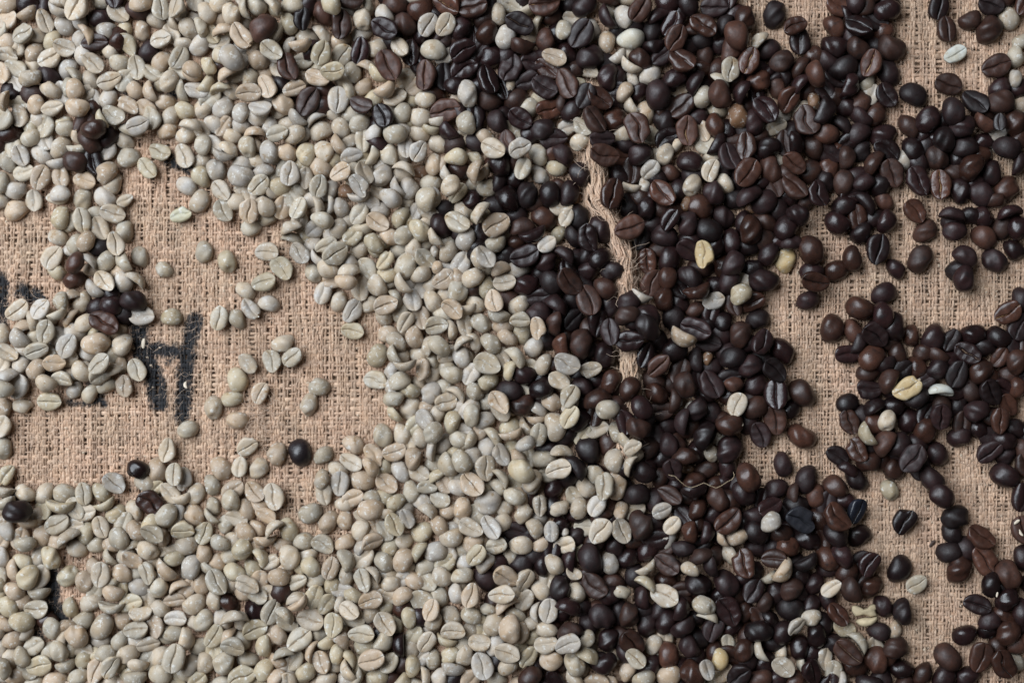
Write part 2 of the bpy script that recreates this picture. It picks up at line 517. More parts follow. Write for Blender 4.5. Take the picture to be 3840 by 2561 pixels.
NV = 20
SHAPES = {}
for kind, off in (('p', 100), ('d', 200)):
    for v in range(NV + 4):
        V, F4, caps, S, SF, W, T = bean_shape(off + v, kind == 'd', True, v >= NV)
        me = new_mesh('coffee_bean_body', V, [tuple(f) for f in F4] + caps)
        me.materials.append(MAT[(kind, 0)])
        sm = new_mesh('coffee_bean_crease', S, SF)
        sm.materials.append(MAT_CREASE)
        lo = bean_shape(off + v, kind == 'd', False, v >= NV)
        SHAPES[(kind, v)] = dict(me=me, crease=sm, V=V, lo=lo, W=W, T=T)

# ------------------------------------------------------------------ where the beans lie: read off the photograph
# every entry is column,row,heading and a letter: pale beans g dome up, G crease up, s on edge; dark d, D, e;
# red-brown r, R, q; tan y, Y.  + lies on top, - lies below, :n gives a length
TILES = {
    '00': '''8,5,30g 31,4,20d- 89,8,60G+:42 64,1,0g- 118,1,0g 162,2,30g 158,11,150r- 184,11,100G+:28 204,10,75G 209,16,75s- 224,6,100G- 9,24,20G 31,18,25s 51,25,110G+ 66,14,155s 28,39,25G 72,34,120g- 46,42,0g- 60,46,70g- 88,26,120g- 109,22,0d- 135,16,145G 122,36,175g+ 163,36,95g 179,23,150g- 198,40,120G- 186,45,15G+ 220,34,120g 232,26,110s 102,39,115s 90,45,110g- 148,51,120G 143,33,90g- 125,58,140g- 171,59,60d- 229,53,60g 9,62,170G 38,61,60g 58,65,30G- 74,55,160G+ 20,79,150G- 34,90,15g+ 55,83,150d- 77,79,60g 96,66,130g 107,73,140G+ 4,84,110G 137,73,0g+ 158,79,100G 187,71,60g 210,71,65G 217,75,150g 234,74,120g 104,92,110g- 126,93,25G+ 154,103,120g- 170,106,110s+ 185,94,70g- 194,93,60g+ 221,90,170s- 207,105,110s 226,105,170G+ 16,107,100d- 32,108,0d- 57,104,155g 75,104,100G- 86,102,95g+ 40,122,75g 4,116,75s 61,125,20G+ 88,125,0g+ 109,118,100G- 125,115,60g 148,122,150G 133,134,150G 115,137,115s- 147,148,160s 158,145,30G+ 177,138,100G 211,127,170g- 220,143,165s+ 233,124,60g 192,149,30g 212,155,30g 5,139,60G 22,135,100G 36,147,80g- 53,147,75G 72,142,30g- 73,153,10g 99,143,60R- 107,149,20d+ 10,154,10d- 126,143,100s- 8,47,0g- 222,22,60g- 76,103,90g- 190,118,0g-''',
    '01': '''8,12,120g 20,22,90g- 30,16,110g+ 14,6,30g 44,11,100s 59,10,150g+ 57,3,0G- 82,5,130s 83,14,165s- 97,4,0g 93,30,0g- 62,29,60r+:36 19,33,20s 3,33,120s 29,38,110g- 44,43,125G+:34 21,48,20G- 3,52,90g 16,65,160g 31,63,125g+:34 46,71,60g- 23,83,30s 4,78,95g 41,81,20G- 66,49,150g- 84,34,65g 76,43,60g- 97,31,110g 111,22,85D+:26 118,8,60d- 113,40,170g 136,19,130r 135,37,130s 145,4,110g+ 157,27,85D+:34 170,2,170D 163,9,160s- 180,23,95g+ 190,9,110s 207,13,130g 220,8,0r 221,13,160g- 207,33,150D+:32 230,24,140r 230,14,90r- 158,46,30g- 178,40,20g- 110,54,10s+ 95,52,70s- 73,62,140G- 77,59,145G+ 62,72,150g- 56,62,70s- 47,57,20g- 134,61,70G+ 158,63,60G 178,59,80D 116,68,10G- 125,76,20g- 198,54,20g- 225,56,130G 212,75,115R+:40 171,83,110g 147,82,10G+ 188,75,150s- 198,87,145s 156,93,130g- 94,78,110R+:32 80,82,125G- 65,81,90g- 53,86,70g- 130,91,160G 105,93,10g- 182,100,40g 209,105,30s+ 229,93,60g 17,100,10s 51,106,5G+ 73,100,120G 101,106,20G 78,117,150g- 30,104,150g- 119,117,60D+:40 96,122,150g 153,116,85G+:31 145,131,150g- 180,122,160D+:27 193,115,60g- 222,114,20G 204,137,110D 5,124,70g 22,123,60g 40,128,75g 64,126,0G+ 62,138,160g- 84,130,30g- 78,142,70g- 14,146,150g 42,144,0g- 26,154,160g 57,150,0s 102,134,145s 129,135,35s- 84,153,20G+ 91,141,30g- 133,150,25g 110,151,60g- 157,150,110g 176,144,30g 193,152,60g 165,131,20g- 218,155,0g+ 222,145,160g- 230,127,60g 207,143,0d- 88,94,150d- 139,101,0d- 101,155,30g 120,60,60d- 20,75,30r- 214,126,120g- 232,140,90g-''',
    '02': '''5,1,0g 12,8,20r:34 41,5,150R 50,1,0d- 73,9,10D+:34 78,25,20g- 22,29,60G+ 40,29,60G+ 12,39,80d- 26,57,170g+:31 60,30,80d 4,22,0r- 103,16,95g+ 118,8,150G- 126,26,155D+:34 141,27,70s- 111,43,65g 155,7,10R+:38 90,38,70d 94,64,30d:34 60,57,30D+:32 40,70,30G- 62,80,30D:34 20,87,85R+:34 1,60,90D- 3,90,90g 17,116,10g 41,94,90D- 29,104,0d- 42,127,15R+:40 9,136,0g 69,110,100g:32 56,106,60g- 64,141,110g+ 78,140,80D 89,93,110D+:34 92,120,0d 100,142,125d 116,81,70D 120,102,85s- 141,76,10D- 131,94,30D- 128,54,170e 155,46,90r 132,28,0g- 166,66,160G+:29 178,33,80g 198,40,55D+:36 209,34,100g- 226,46,80g 226,22,120e 205,6,30d 180,8,0d- 228,1,150r 180,60,100d- 208,64,20d:34 204,80,150G- 182,97,115R+:42 195,98,110g- 226,88,85d 217,115,140D 154,101,150D+:32 148,115,0g- 160,126,20R+ 188,129,40d 179,147,30G- 213,143,130D:34 127,136,145D+:30 126,115,30d- 138,120,60g- 13,151,170g 44,153,140e 88,153,140g 142,153,0d- 231,136,60r 110,40,0d- 55,44,60r- 170,38,30d- 150,150,20d- 110,130,40d- 165,22,0d- 230,60,0y-:20 2,112,90g- 52,103,0d- 83,22,60d- 75,100,30d- 228,12,110g- 232,150,80r-''',
    '03': '''7,14,110g 29,12,60R+:34 60,7,160d 86,5,120d 114,10,0D+ 151,23,90d 184,16,80d:34 206,31,25D+:28 19,46,10g+:33 13,62,20g- 44,35,80d:34 66,28,60D:30 70,45,60R+:32 103,29,145R+:34 99,45,170d 142,41,120r+:36 136,58,70r 165,47,50s+ 179,58,30d:30 154,71,70R+ 134,80,85G+ 77,70,140D+:34 54,66,40D 32,67,130d 17,78,145s+ 42,88,30g 41,80,0g- 68,89,20d 106,68,90d- 115,82,60d- 91,94,65e+:30 11,106,60g+ 17,123,120s 36,130,90g 50,110,95d+:38 120,110,110r+:34 98,114,70g 124,93,130s 118,126,160g- 76,126,40D 27,148,110R+:38 55,143,110d 46,152,150g 83,150,90R+:34 115,145,110r:32 144,106,70e 166,95,40r:31 142,133,100y:30 174,126,130D+:34 162,141,90d:32 183,147,30G 199,113,60R+:32 212,122,40g- 198,132,20g- 187,100,100r- 196,68,40d 211,76,55e 216,51,90D 232,60,150d 230,87,110q+:32 212,92,50e 221,106,70r- 222,141,110D:36 231,120,100y 4,140,120d:34 3,88,80d- 29,104,60d- 185,75,20d- 88,75,100d- 130,150,90d- 150,123,0d- 10,154,30g 120,55,30d- 20,28,0d- 145,90,90d- 160,83,0d- 150,150,90d- 230,150,80d- 96,135,30d- 60,100,0d- 205,152,100d- 105,100,60d- 75,15,90d- 140,15,0d-''',
    '04': '''27,10,150R 41,5,100d 50,10,45e 76,14,10d 24,31,130r:32 46,28,150D 70,33,20r 12,55,160d:34 45,54,130d 83,58,160d+:36 61,73,70R+:32 80,84,120d 27,79,20d:36 38,70,20d- 55,95,90g- 38,102,70e:34 76,111,120D:30 110,108,145d+:34 4,118,90y- 18,111,80d- 9,135,65e:38 48,118,70r 60,136,35d:32 29,146,140e 136,9,80D 145,35,100D+:30 155,64,30G+:28 147,97,160D+:32 174,24,15d:28 196,7,160D 201,31,55d:36 222,17,115g 231,10,60R 202,77,20D+:34 225,66,90g+ 226,89,90g+:22 233,49,30g 208,101,50d 209,117,10d+:34 180,120,135D 154,126,110d+:34 126,137,50d+:34 105,150,130d 186,142,150q 207,141,90D:20 225,140,80d 167,151,30d 205,155,30G- 16,155,0r 50,154,30d 69,154,20d 142,154,30d- 155,146,0d- 230,103,30d- 232,118,60g- 3,98,110q- 50,36,0d- 80,2,0d- 190,130,0d-''',
    '10': '''37,3,20g 50,0,0g 70,9,50g:30 106,6,130d 90,17,0s- 14,4,30d 7,30,110g:30 24,23,115G+ 46,20,140g 27,43,20G- 9,51,30g- 47,47,70G+:30 123,15,60G 143,3,150g 147,24,20g 170,37,130G 184,19,160G 212,8,130g- 213,23,115G+ 232,9,90g 214,56,150g 230,46,120g 229,75,60g 86,30,175d+:32 70,47,100G 67,65,10g+ 68,70,10G- 98,51,165G+ 121,41,60g+ 129,54,60g- 94,73,90g 119,71,150g 144,74,30G+:20 16,65,10g 16,83,30g 40,74,95G 1,74,0g 130,88,165G+ 108,89,30g- 68,93,70g 81,97,60g- 95,98,100G+ 115,107,115G+:28 142,109,75g 66,116,160g 86,121,60g 99,117,65g+ 132,122,105G+ 114,128,0d- 60,139,60G 83,130,0g- 85,146,60r+:28 104,141,145s 121,144,60g 143,147,120s 160,138,110g 209,90,15G:26 64,155,150g- 104,154,0g- 0,50,90g 137,155,0g- 188,153,150g-:22 234,132,90g''',
    '11': '''3,12,90g- 12,10,120G- 25,5,20g 43,12,100g 21,25,160s 41,29,15g 57,1,0g 60,13,150g- 13,38,120g 39,46,175g+:32 4,53,90g 20,61,130G 43,62,20G- 65,40,15s 63,57,45G 67,77,130g 72,16,100g 60,26,150g- 85,4,150G 107,7,150g 97,18,165g 79,24,120g- 90,34,60G- 98,43,80G+ 88,58,10g 79,47,60g- 108,33,30g- 118,20,90g 116,47,90G 137,15,120g:28 132,34,150g 130,58,75G+:28 146,66,60g- 120,72,20g- 150,9,120s 167,22,20G 147,26,130g- 166,5,60g- 157,40,30G 177,31,60g- 186,39,120G 172,42,30g- 160,58,0y- 178,56,120G+ 177,71,5s 193,5,60g 194,27,70s 207,21,110g 218,5,0g 225,21,150g- 230,16,90G 205,48,60g 203,34,30g- 230,33,160s 221,58,120s 231,59,90g 232,43,30g- 212,70,150g+ 157,82,110g 177,90,55G 144,75,80s- 132,80,100s 128,84,30g- 25,83,120G- 50,85,85G+ 70,92,60g- 55,103,10g- 89,82,80G 107,84,70G 38,70,0g- 98,103,20s 114,99,75G- 125,109,40G- 135,96,160g+ 200,84,0g- 199,99,150G+ 223,92,60g 101,116,165s 154,109,60g 169,113,50G 143,112,60g- 218,114,155g 193,122,130g+ 190,130,120s- 128,125,60g- 142,122,30G 131,137,140s- 149,135,35G+:32 73,133,0G 109,134,125G+ 89,150,130G 3,138,150g 25,143,105g 165,140,120g- 175,134,60g- 208,143,55G+ 227,144,70g:34 185,150,120G- 126,152,120g- 143,153,150g 162,153,10s 152,146,0g- 232,77,90g- 220,128,30g- 170,47,0g- 113,65,0g- 235,95,30g- 205,122,0g- 230,118,40g''',
    '12': '''9,17,60G+ 5,32,10g- 30,10,150g 54,23,10g+:28 27,33,85g 38,33,80s- 9,41,0y- 25,50,10g 6,58,100g 42,46,120s 46,57,60g+ 57,67,50G- 17,72,80g+:30 30,70,80s 3,85,100g:30 52,4,150D 75,6,140d- 92,2,160g 97,14,155G+:29 110,6,110R 125,13,30G+:28 147,21,120g:27 130,37,70G+ 116,27,120r- 162,17,90r- 152,49,130g:26 168,37,165g+:24 81,26,150s- 73,40,75s+:30 85,43,45s 91,60,10g+ 104,33,110d 55,40,0d- 72,56,30g- 37,84,20d- 72,75,60d- 80,86,60s+:29 97,84,150d- 113,70,120d 83,95,30g- 98,102,35G+:34 88,109,120g- 55,100,150G+:31 34,104,125d 20,95,30g- 8,111,130g 28,117,125s+ 12,123,20g- 62,121,60g 46,121,110g- 77,115,100d- 100,124,25g 112,107,40g- 78,127,60d- 138,80,0d- 135,65,90d 145,3,160d 183,20,135d 192,43,120d 200,7,30g 215,1,0D 180,66,70d 163,69,100d 182,0,0G- 131,101,10e 142,114,20e 155,89,140r:32 180,93,60G+:22 170,112,60g:22 157,125,40G+:24 195,93,90d 204,116,105D+:32 216,106,120d:34 188,117,130e 133,138,20D+:34 113,135,30d- 162,145,60d:30 179,138,140e 219,139,30d+:28 12,138,140G 7,146,120g- 29,133,90g:14 30,147,70g:16 46,138,60g 60,145,60G 74,146,105s 86,138,130G+ 104,150,20s 88,151,20g- 14,154,30g 126,153,10g 41,153,0g- 176,155,120D 222,22,165R+:34 231,67,75D+:36 231,155,0d 205,154,30d- 150,150,0d- 125,90,30d- 145,140,30d- 205,90,100d- 168,60,0d- 0,130,90g 118,120,30d- 105,30,0d- 65,110,0d-''',
    '13': '''10,6,60g 45,3,0g 27,18,40d 43,22,0g- 58,19,85g+:28 41,38,50G+:25 4,23,165R 20,42,90D- 19,58,165s- 55,66,130R+:34 39,60,80s- 66,45,160r- 106,11,150G 88,28,165d+:32 109,39,70G+ 92,62,60g 126,55,130g 114,66,120d+:29 132,3,150d 128,29,110D- 126,32,110d- 155,11,85D 153,43,55R+:40 153,66,35e:34 177,40,120r+:36 185,26,100g- 206,29,140R+:30 176,9,30d 197,4,90e 213,10,90e 225,15,120d 224,42,60d 209,58,135D:34 230,63,110D 174,75,40d+:33 173,97,140r- 158,108,90d+:35 212,90,150d+:28 198,103,50d:34 201,68,130d- 100,81,145r:34 112,106,150d:34 84,101,90d:30 63,95,60D+:28 80,80,60y-:18 60,114,0d 44,102,60d- 37,83,85d:28 15,80,110d- 16,106,20R+:36 33,120,80D 27,124,100e- 80,131,140D:32 104,135,92Y+:32 131,92,120d- 133,126,95d 177,136,60d:29 155,127,10d- 196,142,80y+:30 226,131,115d+:38 230,155,0d 136,150,60d 64,148,80d:34 39,148,100R:30 20,152,90e- 101,152,0d- 160,152,0d- 70,62,60d- 140,72,0d- 157,84,30y-:20 90,45,0d- 98,118,0d- 140,45,60d- 52,130,0d- 145,95,90d- 112,125,90d- 90,118,0d- 3,62,90d- 220,72,60d- 188,120,30d- 120,147,90d- 47,66,30d- 165,20,0d- 75,85,0d-''',
    '14': '''18,10,90r:22 32,22,85e 16,36,85r:30 48,10,80d:28 76,8,150d:30 59,29,55e 27,57,80d 4,65,110d 51,52,20d 28,74,30d 54,75,130e:32 75,75,130r:28 79,97,60d:29 21,101,150d+:32 49,111,60d:30 66,130,75D+:36 38,140,95d+:31 19,154,20d 98,25,120g:26 106,10,120d:32 83,42,110D+:34 113,52,115D+:36 139,56,95R+:34 109,86,125R:30 123,109,45r:31 116,139,55d+:35 89,152,130d:28 144,10,110d 138,20,125d:34 174,35,60d+:34 166,6,20d 198,42,80d:32 208,13,160g- 216,12,160d+:32 216,61,60r+:34 186,68,130d:34 163,62,105d:32 153,88,170e:30 188,90,150d:30 158,109,10d:30 190,116,145r+:32 170,136,150d+:31 203,143,150d+:32 224,130,140d:28 218,86,15e:30 230,30,80e- 212,103,60d- 229,105,90d 163,153,30d 230,5,60d- 186,22,0d- 154,98,0d- 45,45,0d- 65,95,0d- 160,25,90d-''',
    '20': '''66,9,60g 87,8,20r- 103,5,60g 123,11,135G 141,10,110g 153,3,140s 108,20,145s:28 80,23,20s- 69,33,90g:22 95,34,60g 47,41,50G+ 22,44,40G 67,48,25s 24,61,20s 79,53,60s- 51,56,30g- 41,70,60g- 53,67,75G+ 97,57,30g 128,25,90d- 153,31,165d+:32 126,38,0d 121,57,150R+:36 134,67,45g- 164,49,0G 196,50,0g+ 21,76,130g:27 2,71,90g 85,68,150g- 77,83,65G+:29 40,90,20G 57,91,130G- 110,82,10g+:34 100,92,0g- 107,69,60s- 80,98,15G- 8,92,150G+ 3,107,60G- 25,107,60g 37,115,50g 115,105,45G+ 101,111,120g- 114,117,40G 129,91,90g- 140,82,60g 64,106,0G 72,119,170G 91,114,130g 141,107,95g:22 156,111,110G 143,129,95G 6,123,30s 21,130,80G 5,136,160g 53,128,160g 57,143,0G 87,134,50g:23 100,136,60g 120,128,20g- 23,149,0g 4,149,90g 65,75,60g- 48,107,0d- 80,115,0g-''',
    '21': '''67,12,20G 89,3,150G 49,22,140g 72,35,170g 51,40,130G 18,52,80G 38,52,120g 124,5,100g 139,2,60g 136,23,75G 161,11,170g+ 178,19,90G 197,16,120g+ 156,34,70g 168,42,60G 191,36,30g- 208,37,20G+ 207,50,120g- 170,65,170G 214,2,0g 226,16,125s 223,25,120s 231,10,60g- 235,28,100G 230,56,60G 210,67,0g- 214,10,30g- 222,45,60g- 90,82,20g 101,96,45G 78,101,105G 50,103,130G 37,122,105g:30 29,146,10g 63,137,65G:26 12,154,90g 130,131,5g:26 120,151,75g 201,95,60g 226,80,140g 220,96,120s 227,97,90g- 201,122,165G 226,123,20g 212,134,120s- 232,136,170s 226,108,5s 221,147,10g 233,150,60g 235,64,0g-''',
    '22': '''14,7,85g:26 24,13,60g- 41,8,40G 58,17,100g:30 70,1,20g 9,28,120G:25 27,33,110g 42,23,40g- 50,40,140G+:28 72,13,90d- 87,16,100g:28 110,11,10G+:27 127,8,70g- 97,33,105G+:27 112,32,60r- 131,34,35g:28 75,36,150g 139,17,10d 160,16,140d 183,11,130D+:34 196,3,30d 204,31,110R+:36 225,22,150d:30 164,32,145e 152,43,20d 185,29,60d- 183,50,45D 1,56,90g 12,53,105G- 30,60,10G+ 50,65,100s 63,59,100G- 82,57,155g+:27 101,50,160s 127,53,0G+:24 107,62,0g- 113,75,150g 129,69,90g- 148,63,95G+:27 164,58,90e 35,84,140g+:30 15,81,75s 60,78,30s 76,80,110s:26 93,80,135g+:28 142,86,50g:28 124,95,130s+:30 3,79,110g 1,93,60g- 64,96,120g- 60,98,110g 89,104,160G+:32 106,97,120G- 83,114,110g- 153,104,65g+:27 140,112,20G- 116,116,75s 172,83,90q:32 195,80,85d:40 220,57,80D 226,96,90d 231,44,90d 198,103,60D- 14,110,85G:28 26,115,90g- 43,110,130g 49,117,165g+:28 71,118,60G 2,112,90g 95,128,25g:29 4,129,90g 21,139,60g:28 55,137,140s 39,130,0g- 75,139,120g:24 40,147,20G 110,131,0d 129,123,0d 144,132,20d 126,140,150G- 104,148,130G+:30 72,153,40g 130,151,30d:32 178,109,155G+:31 208,111,10G 170,126,150G- 175,123,150G+ 182,138,60G+ 166,148,150g 199,129,160d:28 228,119,60d:30 218,143,20e:34 186,152,75G 224,153,10g 6,150,30g 90,148,20g- 60,152,30g- 120,150,60g- 158,73,90d- 205,70,90d- 235,72,100D 10,95,0g- 170,50,60d- 180,75,90d- 205,90,0d- 150,120,0d- 162,110,0d- 210,90,60d- 155,135,30d- 200,145,0d- 230,135,0d- 175,15,0d- 145,50,90d- 215,40,60d- 80,128,0g-''',
    '23': '''9,10,85e- 35,25,155s 43,5,70R 60,27,95d:30 60,3,100d 9,46,20d:30 43,44,140d 66,50,110d 39,64,125d+:34 12,76,0D 77,30,90d- 85,4,150d 95,20,20e 114,32,20G+:26 145,23,50g+:28 173,10,0d+:42 157,34,20R:32 161,55,20d 93,65,160D+:36 78,75,145s+:32 96,47,20r- 127,59,90d 146,70,70d 168,81,60D 193,90,130d+:36 183,110,140D+:32 139,91,20d 223,31,30d+:28 229,11,170D+ 34,93,70D:30 51,105,45R+:32 75,110,65D 91,100,95e 107,97,80y:17 73,92,20d 83,130,120d+:32 110,128,120D:34 133,115,20D- 155,108,40d 143,128,0r:26 165,133,40d 112,79,170D- 50,124,140d- 18,134,70d:30 48,141,150d:30 3,118,90d 1,98,90d- 185,145,95D:36 216,139,140d+:38 141,151,70G+ 72,152,85e 98,155,0g- 32,152,120d 2,152,110d- 108,143,0d- 165,152,30d 199,154,10d- 55,80,90d- 25,55,0d- 115,110,30d- 85,18,100d- 130,95,30d- 165,98,0d- 120,10,0d- 105,65,0d- 150,85,0d- 65,85,90d- 60,125,60d- 130,140,0d- 152,145,0d- 137,105,0d- 135,5,90d 195,145,20g-''',
    '24': '''5,12,160D 30,5,10d 92,3,30d 166,8,100d+:32 75,28,25d:32 47,41,170r+:34 77,50,105d 16,64,80d+:34 45,68,115r:32 62,64,140D 81,58,100d:34 103,71,90r:26 32,93,5D:31 62,95,40r+:36 89,90,100d:30 57,114,20d 79,122,60e:32 101,133,30Y+:36 56,136,0D:30 113,109,110d:30 131,74,80d+:35 155,81,60D:28 178,73,10d 170,96,150D:32 205,74,150d:30 216,46,30R+:32 228,62,60D 141,112,60d:30 161,119,70D 139,133,175s+:30 139,152,90d- 203,99,60R:26 226,101,70r 187,110,60d 175,137,120d 198,136,120D:32 226,136,90r:26 180,153,20d 211,152,120R:28 110,149,30d 65,151,30e:30 34,153,20d:28 90,154,30d 160,153,90d- 55,45,0r- 68,60,30d- 200,120,20d- 85,130,60d- 190,85,0d- 222,83,90d- 215,118,0d- 120,140,0d- 234,32,90d 150,100,0d-''',
    '30': '''4,14,70G:27 3,43,95g 6,77,60G 4,93,170s 30,96,150g 52,98,60g 75,101,0g 94,97,100G 113,95,135g 131,84,140G 162,69,170d+:28 178,70,95g+:30 195,73,90G+ 193,46,80G 212,80,85G 167,88,160g 196,95,130G 215,23,20g:26 224,101,70g:27 171,104,140D:34 18,117,10d+:34 6,108,20s 43,122,60g 71,115,175s:36 100,119,10G 122,112,25s 133,119,40g 153,118,120g 172,126,60g 191,122,50g+ 200,130,30g- 224,123,130g 7,137,120g 24,147,75G- 49,143,80g 72,131,30G 80,142,35s:30 100,140,80g:28 115,139,110G 134,142,120g 150,138,140g 65,151,30g- 87,154,150g 175,141,150G+:28 189,145,110s- 213,141,0G 167,151,20G- 232,145,70G 125,155,30g- 115,155,0g- 3,150,60G- 213,155,10g 160,142,0g- 20,100,0d-''',
    '31': '''14,8,100G 37,13,10g:27 120,4,90g:22 49,41,30G 82,51,85g:28 109,50,105d+:33 135,53,40g:26 41,65,80G:24 62,68,60g:26 18,68,125g:30 9,86,110g:26 33,92,40G- 29,107,95g:27 57,94,130G+:27 80,99,100G:32 9,111,110g:22 49,116,105g:28 71,120,150G:26 26,130,60g:26 43,141,150g:28 32,150,20g- 60,137,150g- 78,134,40s+ 70,151,5s 97,138,110g 0,97,90g 4,142,80G 12,152,160g 173,42,150g:28 199,49,125G:30 208,33,110g 226,27,110g 218,8,130s 234,3,130G 170,61,150G 191,65,125s+ 180,80,165g:30 223,51,20G 234,56,90g 230,72,120g 134,79,80g:24 137,96,100G- 156,84,85G 209,84,140G+:28 171,100,30G 192,97,165s 191,114,10g+:32 184,124,150G- 221,106,40g 121,120,20g 141,130,60g:30 160,127,90g:24 175,143,70g 205,139,130G- 217,132,115G+:28 232,122,110G 190,140,60g- 112,152,20g 134,152,150G 187,153,20G 232,154,20g 165,155,30g 234,90,100g 228,115,0g- 88,155,0g- 55,155,0g-''',
    '32': '''16,14,125G 30,6,60g- 48,14,80g:28 63,25,10G- 71,8,90g+:28 90,12,20g:26 27,27,70g+:27 8,29,110g 24,46,80s 40,41,60g- 60,37,165g 77,24,60g- 106,5,130G 113,16,50g 93,29,130s 117,30,15s+:28 131,21,120s 148,26,80G 87,42,110g 133,40,30g+:24 104,51,115G+:28 121,46,150g- 74,50,90g 52,50,30g- 60,61,110g+:28 41,65,110s:30 8,53,60G+:28 27,63,10g- 13,71,150G- 86,66,90G+:30 74,67,90g- 107,77,125s 127,71,150g+:33 125,58,120g 101,87,140s- 20,88,0G+:24 3,88,110g 40,85,130G- 71,86,130G+:32 57,91,150g 36,104,160G 61,111,80g 25,118,145s 89,108,30g:34 107,114,20g- 119,100,160g+ 131,101,110g- 128,122,60g 110,129,30g 3,122,110G+:34 31,138,120g 15,142,30g:28 46,116,30g- 44,150,20g 51,136,30g- 58,129,20g- 72,136,150G+:30 92,135,125G+:30 82,151,10g- 153,57,10g:30 171,68,20G+:30 162,77,10G- 141,80,60g 140,89,60g- 149,109,95G:26 153,123,40g- 174,114,20g 177,48,170s:28 169,17,100g:34 184,7,60G+ 140,5,0d 195,10,30d 214,20,20G:28 222,5,160G 232,24,100g 160,43,0d- 206,46,120d+:38 193,66,130e 175,30,30d- 234,61,90g 210,78,130g 204,87,130g 225,87,90G+:35 187,96,120G- 196,107,75g 214,111,60G:26 170,93,60d- 219,138,50G+:32 163,139,95G+:24 145,136,120g 179,142,60g:10 111,145,30d- 131,145,20d- 175,130,60d- 193,143,60d- 150,153,20g 179,153,20G 105,155,20G 125,156,0g 68,153,30g 210,152,30d- 195,125,20d- 215,73,0d- 180,80,60d- 135,97,90d- 165,107,90d- 230,128,90d- 160,25,60d- 220,125,30d- 100,140,0g- 228,40,80d- 5,65,0g- 86,90,0g-''',
    '33': '''3,23,80g:26 20,43,30G+:22 17,63,65s:26 27,54,150g- 28,22,150d+:30 43,5,145e 3,45,0d- 3,61,100G 76,8,80e 92,3,60d 109,7,120d- 141,5,80G:26 160,6,10d 185,5,100R 200,5,20d:36 168,27,110D:30 215,32,155r+:36 42,43,60d:30 61,41,110d 59,20,0d- 74,35,120d- 101,30,65e:34 111,50,110g:22 133,45,60d+:46 135,18,20d 123,13,100d- 106,66,20d- 88,67,0y-:18 78,53,10e 68,65,110D:28 40,64,60d- 33,73,150d:30 26,97,10d:32 11,88,90d- 90,80,25e 92,94,15e:32 66,97,150D 118,102,120r:32 96,112,60d 150,98,140d:34 155,78,120r+:36 137,106,130d- 131,129,45R+:36 194,63,100d+:30 219,79,70d+:34 187,89,30d:30 216,108,150d 178,113,30D 230,104,90r 213,124,155D+:38 180,129,50g+:26 147,146,15g:28 125,152,110s 168,145,150d 160,125,0d- 30,134,90d+:36 24,117,20G- 54,115,30G+:24 67,132,50G+:24 57,150,60g:28 84,146,90r:26 80,119,130D- 7,138,115G+:30 7,115,80g:25 3,86,90g:34 95,130,70e- 107,138,80e- 98,152,30D- 20,152,20d- 190,148,0d 222,150,150d 198,152,0r 115,85,30d- 105,20,90d- 88,25,60d- 55,55,0d- 50,105,90d- 75,108,30d- 128,70,90d- 115,125,60d- 45,125,0d- 200,135,0d- 150,130,60d- 140,120,0d- 98,48,60d- 82,100,0d- 70,85,60d- 12,75,0d- 188,120,0d- 50,82,90d- 38,12,30d- 120,145,0d- 140,90,0d-''',
    '34': '''34,8,110D:30 63,15,130r 53,30,120s+:30 79,13,70g+:26 103,11,80d:30 122,22,80d:32 137,8,95D:32 163,6,100r 211,9,90R 178,3,20d 185,22,150d- 214,30,160d:30 162,31,30d:30 194,47,40D+:32 215,50,60d- 232,44,110r 215,75,165d+:37 20,52,150D:28 43,47,120R+:30 59,60,20d:30 72,38,60q 96,34,50d 86,48,0D- 85,69,110d:30 107,57,50D+:36 115,65,100D- 137,51,120d+:30 131,81,130d:34 143,101,140d+:32 158,122,25d+:34 152,146,110d:30 82,93,120g:26 96,127,60D+:32 22,87,150r:32 40,81,130d 42,115,70D+:30 18,124,130R+:36 41,145,20d 3,100,90d 4,130,90d 20,149,120d 185,152,145R 232,100,80D 231,138,110R 90,5,30d 222,20,0d- 75,30,60d- 60,45,90d- 30,105,0d- 200,10,0d- 120,3,0r-''',
    '40': '''28,2,0g 27,14,150g:26 11,26,100s 31,36,65g+:30 46,38,60G 10,48,150g 58,13,115g+:30 70,5,130g 92,7,130g 112,7,100g 125,9,60G+ 142,10,60g- 167,6,150g 195,4,20g- 216,5,60g 234,10,90g 79,36,40g 96,44,100g 107,24,120g- 116,31,80G:30 127,43,15s- 144,33,150g 154,18,150G 168,34,105G 192,27,135s:32 178,20,60g- 201,17,20g 221,20,80g 219,30,30g- 201,42,25s:26 158,47,160g:28 180,54,70g 230,44,100g 205,60,10G:26 227,66,40g:30 7,69,150g:28 23,66,30g- 44,56,0s 43,69,0G 25,86,175g+:30 55,85,150d- 82,73,110g 105,65,20g 96,82,40g:28 128,58,160g 129,71,175s:30 156,64,20G 160,78,10G:26 180,72,150g 200,82,0G:26 115,91,65g:32 87,102,140g+:30 61,100,110g 115,107,150g- 139,87,70g 141,103,60g 161,94,10G 178,93,120G 225,89,150g- 204,101,0g 4,90,150g 14,106,10g:26 40,113,30G:26 24,129,115g:26 68,122,115g 56,122,100g- 80,117,60g- 47,138,15G:30 73,137,20s 94,132,60g 85,149,20g:26 124,120,10g 126,136,60G+:28 107,142,75G:30 138,135,60g- 150,122,20g 155,107,30g- 170,111,10G 178,122,60g 200,128,80G+:33 220,108,90s:28 222,132,60g 233,130,90g 230,110,20g 160,137,175s:26 178,143,170g 155,153,10g 143,147,30g- 193,147,30g- 9,141,120s 23,148,20g 59,151,10g:30 36,154,20g 227,150,40G 128,154,0g- 210,145,150g- 2,45,90g 3,17,100g 2,120,90g- 190,102,0g- 233,80,60g 3,145,0g- 181,35,90g- 8,126,90g- 106,155,0g-''',
